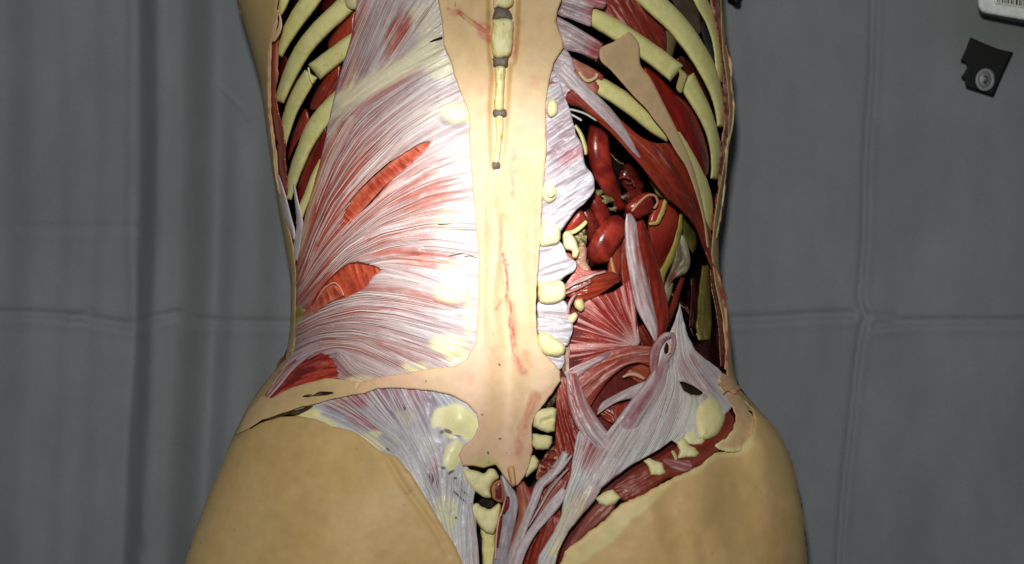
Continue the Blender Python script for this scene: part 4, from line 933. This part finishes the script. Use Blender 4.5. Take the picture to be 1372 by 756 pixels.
# spiky fan muscle
AP = (853, 464)
FAN = [AP] and [(760,470),(758,452),(762,440),(768,424),(776,412),(790,400),(803,396),(818,392),(832,384),(845,376),(850,402),(855,430),(857,462),(836,466),(812,474),(786,486),(762,498),(756,484)]
def c_fan(c):
    X, Y = c.X, c.Y
    r = np.hypot(X - AP[0], Y - AP[1]); a = np.arctan2(Y - AP[1], X - AP[0])
    st = vnoise(a * 22, r / 60, 1, 5) * .6 + vnoise(a * 52, r / 70, 1, 8) * .4
    w = sstep(.30, .62, st + (c.f0 - .5) * .35 - .12 * sstep(20, 70, r))
    k = sstep(34, 6, r)
    col = mix(mix(C(158,52,42), C(122,34,28), c.f1), C(214,170,166), w * .8)
    return mix(col, C(208,186,184), k * .8)
def r_fan(c):
    r = np.hypot(c.X - AP[0], c.Y - AP[1]); a = np.arctan2(c.Y - AP[1], c.X - AP[0])
    st = vnoise(a * 22, r / 60, 1, 5) * .6 + vnoise(a * 52, r / 70, 1, 8) * .4
    return 6 * (st - .5) * sstep(10, 30, r) + (c.f0 - .5) * 2 + 6 * sstep(90, 30, r)
sheet('fan_muscle', FAN, M_musc, T, c_fan, zoff=-20, thick=18, step=.9, edge=4, rel=r_fan, seed=141, rag=1,
      flow=[[AP, (765, 480)], [AP, (762, 445)], [AP, (775, 415)], [AP, (803, 398)], [AP, (835, 384)], [AP, (848, 380)], [AP, (800, 440)], [AP, (830, 420)]])
sheet('torn_tissue', [(754,454),(763,452),(764,470),(762,488),(763,500),(756,502),(751,490),(755,474)], M_musc, T, lambda c: mix(C(206,178,160), C(150,100,90), c.f1), zoff=-14, thick=12, step=1, flow=[[(758,454),(758,500)]], rel=frel(4, 4, 4), seed=142, rag=2)
# curved band under the fan
ARC = [[(766,502),(790,488),(820,474),(850,467),(876,468)], [(778,520),(800,500),(830,482),(876,476)], [(790,540),(810,515),(840,494),(874,486)], [(764,500),(800,482),(850,464)]]
sheet('arched_muscle', [(758,500),(770,490),(790,480),(815,470),(838,464),(858,463),(878,466),(880,480),(876,492),(858,487),(842,489),(826,500),(812,514),(800,530),(790,545),(782,540),(772,522),(762,510)],
      M_musc, T, fas(.42, .55, r=C(164,64,50), w=C(216,194,190), m=C(176,120,110), k=1.9), zoff=-8, thick=12, dome=4, step=.95, edge=4, flow=ARC, rel=frel(3, 4, 5), seed=143)
sheet('white_band', [(756,500),(768,492),(782,486),(800,478),(818,472),(814,480),(796,490),(780,502),(766,510)], M_fasc, T, fas(.1, .5, w=C(222,214,212)), zoff=-3, thick=8, dome=2, step=1, flow=[[(760,502),(800,482),(818,474)]], rel=frel(2, 3, 3), seed=144)
sheet('loin_muscle', [(838,500),(852,490),(866,488),(872,500),(868,516),(856,516),(846,508)], M_wet, T, mus(C(170,80,64), C(130,44,36), .2), zoff=-16, thick=12, dome=3, step=1, flow=[[(840,500),(870,512)]], rel=frel(2, 3, 3), seed=145)
band('tendon_strand', [(834,506,3),(842,502,5),(852,502,6),(864,508,5)], M_fasc, C(224,170,146), zoff=-8, thick=8, dome=2, seed=146)
# crossing vertical band
band('crossing_band', [(766,500,14),(768,516,20),(774,540,26),(784,562,30),(798,582,30),(812,596,22),(822,604,8)], M_fasc,
     fas(lambda c: .34 * sstep(590, 540, c.Y) + .04, .45, r=C(176,80,72), w=C(222,216,216)), zoff=-1, thick=9, dome=4, seed=147)
sheet('crossing_band', [(806,540),(826,528),(846,518),(866,510),(880,506),(884,520),(870,534),(852,534),(830,538),(812,548),(800,556)], M_fasc, T, fas(.05, .35, w=C(222,216,216)), zoff=-2, thick=9, dome=3, step=1, flow=[[(804,552),(840,528),(880,514)]], rel=frel(2, 3, 4), seed=148)
sheet('exposed_muscle', [(798,548),(812,545),(832,540),(850,536),(846,548),(830,562),(822,568),(808,560)], M_wet, T, mus(C(166,58,42), C(116,34,26), .15), zoff=-12, thick=12, dome=3, step=1, flow=[[(800,550),(825,562)], [(830,540),(824,566)]], rel=frel(2, 3, 3), seed=149)
# muscle between sacrum and crossing band
sheet('sacral_muscle', [(748,512),(758,505),(766,520),(770,545),(776,560),(780,580),(776,600),(770,625),(764,650),(752,640),(745,600),(744,560)], M_musc, T,
      lambda c: mix(mus(C(160,50,38), C(116,30,26), .1)(c), C(206,150,146), sstep(560, 520, c.Y) * .5 * c.f1 * 1.6), zoff=-14, thick=16, dome=3, step=1, flow=[[(752,515),(762,560),(774,600)], [(748,560),(764,640)]], rel=frel(2, 3, 4), seed=150)
def c_mess(c): return mix(mix(C(160,60,50), C(96,40,32), fbm(c.X, c.Y, 7, 3)), C(196,160,120), sstep(.58, .7, fbm(c.X, c.Y, 4, 19)) * .9)
sheet('torn_tissue', [(740,600),(752,592),(762,600),(760,620),(748,632),(736,640),(726,648),(718,640),(724,618)], M_musc, T, c_mess, zoff=-16, thick=12, step=.9, rel=lambda c: 12 * (fbm(c.X, c.Y, 6, 6) - .5), seed=151, rag=2)
sheet('torn_tissue', [(722,540),(734,532),(746,514),(750,520),(744,540),(734,546)], M_fat, T, lambda c: mix(C(96,84,50), C(34,24,18), fbm(c.X, c.Y, 5, 3)), zoff=-18, thick=12, step=1, rel=lambda c: 8 * (fbm(c.X, c.Y, 6, 6) - .5), seed=152)

# ================================================================= big iliac fascia
IL = [[(905,420),(898,460),(880,500),(850,550),(815,610),(780,680),(752,735)], [(912,440),(920,480),(945,515),(968,540)], [(905,470),(900,520),(880,580),(850,630)], [(900,480),(930,520),(940,550)],
      [(880,500),(840,560),(800,620)], [(870,520),(825,575),(775,660),(735,735)], [(900,550),(880,600),(850,640)], [(930,540),(915,580),(890,610)], [(790,600),(768,660),(748,720)], [(780,580),(772,620),(760,660)], [(840,650),(800,700),(770,730)], [(940,500),(968,530)]]
def i_red(c):
    X, Y = c.X, c.Y; r = 0 * X + .02
    for (a, b, rx, ry, an, k) in ((864,540,12,44,38,.26),(795,600,16,24,20,.42),(925,485,12,14,40,.3),(930,510,26,10,35,.2),(815,650,14,24,25,.16),(885,500,12,20,20,.3),(780,690,12,30,20,.18)):
        r = np.maximum(r, k * ell(X, Y, a, b, rx, ry, an, .8))
    return r
def i_mv(c):
    X, Y = c.X, c.Y; r = 0 * X + .08
    for (a, b, rx, ry, an, k) in ((850,560,20,50,30,.55),(795,600,22,34,20,.6),(815,655,30,40,30,.5),(780,690,30,40,30,.5),(930,510,36,26,30,.5),(900,530,20,30,0,.35),(905,450,10,30,0,.2)):
        r = np.maximum(r, k * ell(X, Y, a, b, rx, ry, an, .9))
    return r
def c_ili(c):
    X, Y = c.X, c.Y
    col = fas(i_red, i_mv, r=C(174,84,84), w=C(214,216,214), m=C(156,132,146), k=1.5)(c)
    col = mix(col, C(222,220,190), ell(X, Y, 926, 540, 36, 26, 30, .7) * .45)
    col = mix(col, C(236,226,168), pmask(X, Y, [(930,572),(920,590),(895,596),(870,615),(820,650),(790,680),(760,712),(735,740),(745,745),(770,722),(800,690),(830,660),(868,628),(905,604),(930,600)], 3) * .8)
    col = mix(col, C(228,222,178), ell(X, Y, 762, 690, 14, 40, 38, .6) * .6)
    for (a, b) in ((891,535),(886,558),(908,560)): col = mix(col, C(90,84,84), ell(X, Y, a, b, 1.3, 1.8, 0, .5) * .7)
    return col
ILI = [(911,405),(915,425),(922,450),(932,470),(946,482),(962,493),(972,505),(980,520),(984,540),(976,552),(962,566),(950,580),(932,594),(920,590),(908,596),(900,590),(884,602),(866,612),(845,624),(824,640),(806,654),(796,672),(780,690),(762,712),(748,740),(738,780),(734,860),(712,860),(716,790),(722,745),(742,712),(752,690),(756,660),(764,640),(768,610),(772,585),(778,574),(800,592),(812,580),(824,566),(836,548),(850,530),(862,515),(872,500),(876,480),(886,462),(898,444),(905,428)]
HOLE = [(910,511),(922,514),(934,521),(943,527),(936,530),(926,529),(917,524)]
sheet('iliac_fascia', ILI, M_fasc, T, c_ili, zoff=1, thick=10, step=1.0, edge=3, flow=IL, smooth=False, rag=.6, seed=161, holes=[HOLE], L=30,
      rel=lambda c: (c.f0 - .5) * 1.5 + (c.f1 - .5) * 1.8 + (c.f2 - .5) * 2.5 + 8 * stroke(c.X, c.Y, [(890,470),(870,520),(845,560)], 12, 10) + 5 * ell(c.X, c.Y, 950, 560, 30, 34, 0, .6))
strands('fascia_fibres', ILI, IL, 260, T, M_fasc, [WL, C(206,204,206), WP], zoff=2.6, holes=[HOLE], w=(.25, .5), length=(40, 130), seed=8, dens=lambda x, y: .3 + .7 * ell(x, y, 850, 560, 60, 90, 30, .8))
sheet('hole_lining', [(904,506),(925,508),(948,524),(946,536),(922,534),(908,522)], M_dark, T, lambda c: mix(C(70,62,38), C(24,18,14), fbm(c.X, c.Y, 8, 3)), zoff=-10, thick=8, step=1.5)
# loop of tendon with its little hole
lp = [(884,484,6,8),(878,474,8,9),(880,462,10,9),(888,452,11,8),(897,448,11,7),(902,456,10,7),(900,468,8,8),(892,480,6,9),(882,496,4,10),(872,516,2,9),(862,536,-1,6)]
band('tendon_loop', [(868,524,3),(876,506,9),(877,488,15),(878,472,15),(884,460,13),(892,451,11),(900,450,9)], M_fasc, fas(.24, .55, r=C(176,90,86), w=C(214,196,194)), zoff=5, thick=10, dome=5, seed=162)
band('tendon_loop', [(899,446,9),(902,456,10),(900,468,11),(893,480,13),(884,492,13),(874,508,11),(864,526,8),(854,544,5),(846,558,2)], M_fasc, fas(lambda c: .24 * sstep(540, 480, c.Y), .3, r=C(170,84,80), w=C(214,206,202)), zoff=4, thick=8, dome=3, seed=163)
sheet('tendon_hole', [(891,463),(893,459),(896,464),(897,472),(892,475),(889,470)], M_dark, T, C(60,30,26), zoff=10, thick=5, step=.8, edge=1)
tw('tendon_highlight', [(893,475,9,1.2),(897,472,9,1.9),(898,465,10,2.1),(896,459,9,1.3)], M_skin, C(232,184,152))  # highlight beside the hole, put in as a peach-coloured strip
# tendons and muscles at the bottom middle
wt = fas(.05, .3, w=C(224,222,222))
band('deep_muscle', [(722,650,30),(728,690,50),(722,740,50),(716,800,40),(714,860,30)], M_musc, mus(C(150,48,38), C(104,28,24), .12), zoff=-16, thick=16, dome=4, seed=171)
band('deep_muscle', [(752,640,22),(742,665,26),(730,690,24),(718,712,16)], M_musc, mus(C(176,96,88), C(140,50,44), .3), zoff=-11, thick=12, dome=4, seed=172)
band('deep_muscle', [(747,690,18),(738,720,34),(728,750,38),(716,800,34)], M_musc, mus(C(150,46,34), C(108,30,24), .1), zoff=-8, thick=12, dome=5, seed=173)
band('white_tendon', [(758,606,10),(750,622,12),(738,638,14),(724,650,13),(716,670,13),(706,695,12),(696,720,13),(684,760,14),(676,840,14)], M_fasc, wt, zoff=-2, thick=12, dome=3, seed=174)
band('white_tendon', [(766,610,3),(757,622,5),(746,634,6),(733,642,6)], M_fasc, wt, zoff=1, thick=8, dome=2, seed=175)
band('white_tendon', [(752,614,3),(746,620,5),(740,628,6)], M_fasc, wt, zoff=1, thick=8, dome=2, seed=176)
band('white_tendon', [(762,628,2),(750,640,4),(736,658,4),(722,682,3),(708,706,2)], M_fasc, wt, zoff=0, thick=8, dome=1, seed=177)
band('white_tendon', [(757,656,10),(744,674,16),(728,694,14),(714,712,12),(700,735,14),(688,770,16),(680,840,16)], M_fasc, wt, zoff=2, thick=12, dome=3, seed=178)
band('white_tendon', [(756,646,3),(742,662,4),(728,684,3),(716,700,2)], M_fasc, fas(.3, .5), zoff=-3, thick=8, dome=2, seed=179)
band('pelvic_muscle', [(696,646,12),(702,665,20),(704,690,20),(696,715,18),(688,745,18),(682,800,18)], M_musc, mus(C(180,110,104), C(140,52,50), .25), zoff=-8, thick=14, dome=4, seed=180)
band('blue_grey_sheath', [(674,636,8),(678,652,16),(684,672,20),(682,695,20),(676,720,20),(670,750,20),(664,820,22)], M_fasc, fas(.02, .5, w=C(192,190,194), m=C(140,132,144)), zoff=-5, thick=16, dome=5, seed=181)
band('pelvic_muscle', [(681,665,4),(679,678,7),(674,688,5)], M_wet, C(124,30,28), zoff=4, thick=8, dome=2, seed=182)
band('pelvic_muscle', [(671,690,4),(669,706,7),(667,722,6),(666,735,4)], M_wet, C(120,30,26), zoff=2, thick=8, dome=2, seed=183)
band('pink_strand', [(676,672,2),(673,684,3),(668,700,3),(665,722,3),(664,750,3)], M_fasc, C(222,170,158), zoff=4, thick=8, dome=1, seed=184)

# ================================================================= iliac crest: muscle strip and bone lumps
def c_ridge(c): return mix(mus(C(138,50,42), C(108,34,28), -.02, .8)(c), C(166,96,88), sstep(.6, .9, c.f2) * .35)
sheet('gluteal_muscle', [(970,545),(976,550),(984,562),(985,580),(980,596),(968,600),(958,612),(944,626),(928,636),(914,640),(900,640),(888,646),(874,656),(866,664),(852,668),(838,672),(826,666),(818,656),(834,640),(858,624),(876,616),(896,604),(912,596),(934,592),(952,586),(966,574),(970,560)],
      M_musc, T, c_ridge, zoff=-2, thick=14, dome=5, step=1, edge=4, seed=191, rag=1, flow=[[(822,666),(860,646),(900,622),(950,600),(976,570),(974,550)]], rel=frel(.8, 1.2, 4))
band('gluteal_muscle', [(824,664,8),(812,680,22),(796,694,20),(780,712,14),(764,730,8),(757,740,4)], M_musc, mus(C(150,76,78), C(116,46,52), .15), zoff=2, thick=14, dome=5, seed=192)
sheet('torn_muscle', [(888,614),(906,616),(924,618),(928,624),(922,632),(906,630),(892,624)], M_musc, T, lambda c: mix(C(160,96,96), C(206,180,176), sstep(.5, .8, c.f0)), zoff=6, thick=8, dome=2, step=1, flow=[[(888,616),(926,628)]], rel=frel(3, 3, 3), seed=193, rag=1)
bone([(934,542),(946,532),(958,532),(968,542),(972,556),(968,572),(960,584),(946,590),(936,588),(932,576),(930,560)], 4, name='hip_bone', seed=194, dome=14, thick=20, edge=10, col=lambda c: mix(BONE, C(226,214,130), .4 * fbm(c.X, c.Y, 8, 3)))
bone([(920,578),(930,572),(936,584),(944,590),(940,596),(926,596),(916,592)], 2, name='hip_bone', seed=195, dome=5, thick=12)
bone([(905,592),(914,586),(921,590),(923,596),(932,600),(938,608),(932,614),(920,614),(908,615),(910,604)], 6, name='bone_fragment', smooth=False, seed=196, dome=7, thick=14, edge=5, rag=1)
bone([(862,618),(870,614),(878,618),(888,620),(892,634),(884,638),(872,637),(868,626)], 6, name='bone_fragment', smooth=False, seed=197, dome=6, thick=14, edge=5, rag=1)
bone([(798,668),(808,660),(821,656),(828,662),(832,667),(824,675),(814,680),(802,676)], 7, name='bone_fragment', smooth=False, seed=198, dome=6, thick=14, edge=5, rag=1)
tw('tendon_strand', [(900,604,3,2),(904,610,4,2.6),(906,617,4,2)], M_skin, C(196,184,130))

# ================================================================= setting: the grey cloth
def c_cloth(c):
    n = fbm(c.X, c.Y, 180, 3); m = fbm(c.X, c.Y * .4, 26, 6)
    col = mix(C(126,130,134), C(114,119,124), n) * (.96 + .08 * m)[:, None]
    return mix(col, C(100,108,102), ell(c.X, c.Y, 1340, 20, 90, 60, 0, .8) * .6)
def Zcloth(X, Y):
    z = 10 + 9 * (fbm(X, Y * .35, 130, 5) - .5)
    def ridge(xc, w, h, drift=0, a=0): return h * np.exp(-((X - xc - drift * (Y - 378) / 378 - 6 * np.sin(Y / 170 + a)) / w) ** 2)
    wv = 6 * np.sin(Y / 170) - 8 * (Y - 378) / 378
    U = X - wv
    z = z + 50 * (sm(176, 204, U) - sm(230, 286, U)) + 20 * (sm(282, 312, U) - sm(316, 372, U)) * sm(-100, 400, Y)
    z = z + 7 * np.exp(-((U - 214) / 16) ** 2)
    z = z + 16 * (sm(-4, 44, U) - sm(60, 120, U)) + 6 * (sm(112, 140, U) - sm(150, 178, U))
    z = z - ridge(90, 16, 5) + ridge(340, 30, 12) - ridge(1245, 40, 9, 16, 1) + ridge(1080, 50, 8) + ridge(1330, 60, 8) - ridge(1010, 20, 7, 0)
    z = z - 14 * np.exp(-((X - 1300) / 60) ** 2 - ((Y - 200 - (X - 1300)) / 60) ** 2)
    def crease(pts, w, h):
        d = seg_dist(X, Y, catmull(pts, 6, False), False)[0]
        return h * np.exp(-(d / w) ** 2)
    def crease2(pts, w, h):      # a step-like press fold: groove with a raised lip
        return crease(pts, w * 2.2, -1.6 * h) + crease([(a, b + 10) for a, b in pts], w * 3.5, h * .6)
    for pts, w, h in (([(-80,416),(40,420),(100,424),(150,432),(192,437)], 2.6, 4.5), ([(190,430),(240,420),(262,428),(300,431),(392,433),(420,434)], 2.6, 4), ([(96,428),(112,420),(122,416)], 2.4, 2),
                      ([(30,306),(90,304),(180,305)], 2.6, 1.8), ([(960,428),(1030,426),(1090,422),(1140,421)], 2.6, 4.5), ([(1172,436),(1220,431),(1290,430),(1480,431)], 2.4, 4), ([(1166,424),(1200,424)], 2.4, 2)):
        z = z + crease2(pts, w, h)
    for pts, w, h in (([(1170,-60),(1168,80),(1160,200),(1157,320),(1152,400),(1160,424),(1155,440),(1148,480),(1140,560),(1130,650),(1124,740),(1118,860)], 4.2, -7),
                      ([(1178,-60),(1175,80),(1168,200),(1165,320),(1160,396),(1168,424),(1162,446),(1156,480),(1146,560),(1137,650),(1130,740),(1125,860)], 6, 3),
                      ([(288,112),(310,130),(336,162)], 2, 3), ([(186,736),(180,690),(190,600),(186,480),(176,300),(178,100),(180,-40)], 9, -5)):
        z = z + crease(pts, w, h)
    return np.maximum(z + 20, 1)
cl = sheet('grey_cloth', [(-420,-320),(1800,-320),(1800,1080),(-420,1080)], M_cloth, None, c_cloth, zfun=Zcloth, zoff=0, thick=4, step=3.4, edge=2, smooth=False)
cl['kind'] = 'structure'; cl.name = 'backdrop_cloth'

# ================================================================= things lying on the cloth at the upper right
def wp(x, y, z): return tuple(wpt(np.array(float(x)), np.array(float(y)), np.array(float(z))))
def flat0(z): return lambda X, Y: np.zeros(np.shape(X)) + z
def place(o, root):
    o.parent = root; o.matrix_parent_inverse = root.matrix_world.inverted()
def root_at(name, label, cat, x, y, z=12):
    r = thing(name, label, cat, wp(x, y, z)); bpy.context.view_layer.update(); return r
tag = root_at('black_card_tag', 'square black card with a grey oval ring, below the white barcode box', 'card', 1322, 88)
a = sheet('card', [(1300,50),(1318,58),(1338,66),(1357,70),(1344,98),(1331,129),(1316,124),(1294,116),(1292,106),(1288,103),(1292,98),(1296,90),(1294,84),(1287,81),(1294,66)], M_black, None, C(6,6,7), zfun=flat0(50), thick=26, step=1.5, edge=1.5, smooth=False)
place(a, tag)
pts = [(1320 + 10.5 * math.cos(t) + 1.5 * math.sin(t), 107 + 12.5 * math.sin(t) - 2.5 * math.cos(t), 58, 2.4) for t in np.linspace(0, 2 * math.pi, 13)]
b = tube('ring', pts, M_plain, None, C(120,122,124), absz=True, caps=(0, 0), flat=.5); place(b, tag)
b = sheet('disc', [(1320 + 9.5 * math.cos(t), 107 + 11.5 * math.sin(t)) for t in np.linspace(0, 2 * math.pi, 14)[:-1]], M_plain, None, lambda c: mix(C(92,95,97), C(124,126,128), fbm(c.X, c.Y, 6, 2)), zfun=flat0(58), thick=3, step=1.2, edge=1, dome=3); place(b, tag)
b = tube('hook', [(1318,102,62,1.2),(1323,104,62,1.2),(1322,108,62,1.2),(1318,110,62,1.2),(1322,112,62,1.2)], M_plain, None, C(52,52,54), absz=True); place(b, tag)
box = root_at('barcode_box', 'white rounded box with a black barcode, at the corner of the grey cloth', 'box', 1350, 5)
a = sheet('box', [(1312,-60),(1311,-10),(1310,4),(1313,13),(1322,18),(1372,27),(1420,34),(1424,-60)], M_plain, None, lambda c: mix(C(222,226,224), C(196,202,198), fbm(c.X, c.Y, 8, 4)), zfun=flat0(86), thick=60, step=1.6, edge=5, rel=lambda c: 3 * (fbm(c.X, c.Y, 10, 6) - .5)); place(a, box)
a = sheet('box_base', [(1316,-60),(1314,10),(1320,20),(1372,31),(1426,38),(1430,-60)], M_plain, None, C(150,154,152), zfun=flat0(56), thick=30, step=2, edge=3); place(a, box)
a = sheet('label', [(1334,-40),(1332,3),(1334,5),(1372,11),(1416,16),(1416,-40)], M_plain, None, C(208,212,202), zfun=flat0(88.5), thick=3, step=1.6, edge=.8, smooth=False); place(a, box); lab = a; bpy.context.view_layer.update()
x = 1336.0; r_ = random.Random(4)
while x < 1410:
    w = r_.choice([1.2, 2.0, 3.0]); dy = (x - 1334) * .155
    a = sheet('barcode_bar', [(x,-8 + dy),(x + w,-8 + dy),(x + w,2.5 + dy),(x,2.5 + dy)], M_black, None, C(30,32,28), zfun=flat0(90), thick=2, step=.8, edge=.3, smooth=False); place(a, lab)
    x += w + r_.choice([1.0, 1.6, 2.2])
clip = root_at('black_clip', 'small black rounded clip on grey cloth beside the right ribs', 'clip', 982, -4)
a = sheet('clip_body', [(970,-40),(976,-12),(974,-2),(980,2),(986,7),(992,5),(993,-4),(1000,-14),(996,-40)], M_black, None, C(12,12,13), zfun=flat0(60), thick=34, step=1.4, edge=4, dome=3); place(a, clip)
a = tube('clip_lever', [(984,-34,68,4),(985,-18,70,4),(985,-4,66,3)], M_black, None, C(20,20,21), absz=True); place(a, clip)

# ================================================================= camera and light
cam = bpy.data.cameras.new('camera'); co = bpy.data.objects.new('camera', cam); COL.objects.link(co)
co.location = (0, 0, D * S); cam.lens = 36 * (D - RP) / 1372; cam.sensor_width = 36; cam.clip_end = 50; cam.clip_start = .01
scene.camera = co
cam.dof.use_dof = True; cam.dof.focus_distance = (D - 340) * S; cam.dof.aperture_fstop = 6.3
w = bpy.data.worlds.new('World'); scene.world = w; w.use_nodes = True
w.node_tree.nodes['Background'].inputs['Color'].default_value = (.85, .95, 1, 1); w.node_tree.nodes['Background'].inputs['Strength'].default_value = .05
def lamp(name, kind, loc, target, energy, color=(1, .96, .88), **k):
    l = bpy.data.lights.new(name, kind); l.energy = energy; l.color = color
    for a_, v in k.items(): setattr(l, a_, v)
    o = bpy.data.objects.new(name, l); COL.objects.link(o)
    from mathutils import Vector
    o.location = loc; d = Vector(target) - Vector(loc); o.rotation_euler = d.to_track_quat('-Z', 'Y').to_euler()
    return o
hs = wp(640, 310, 390)
lamp('surgical_lamp', 'SPOT', (hs[0] - .04, hs[1] + .28, 1.45), hs, 122, (1, .99, .96), spot_size=math.radians(11), spot_blend=1.0, shadow_soft_size=.035)
lamp('room_lamp', 'SPOT', (hs[0] - .05, hs[1] + .36, 1.7), wp(664, 470, 200), 56, (1, .975, .92), spot_size=math.radians(72), spot_blend=1.0, shadow_soft_size=.06)
scene.view_settings.view_transform = 'Standard'; scene.view_settings.look = 'None'
scene.view_settings.exposure = 0; scene.view_settings.gamma = 1
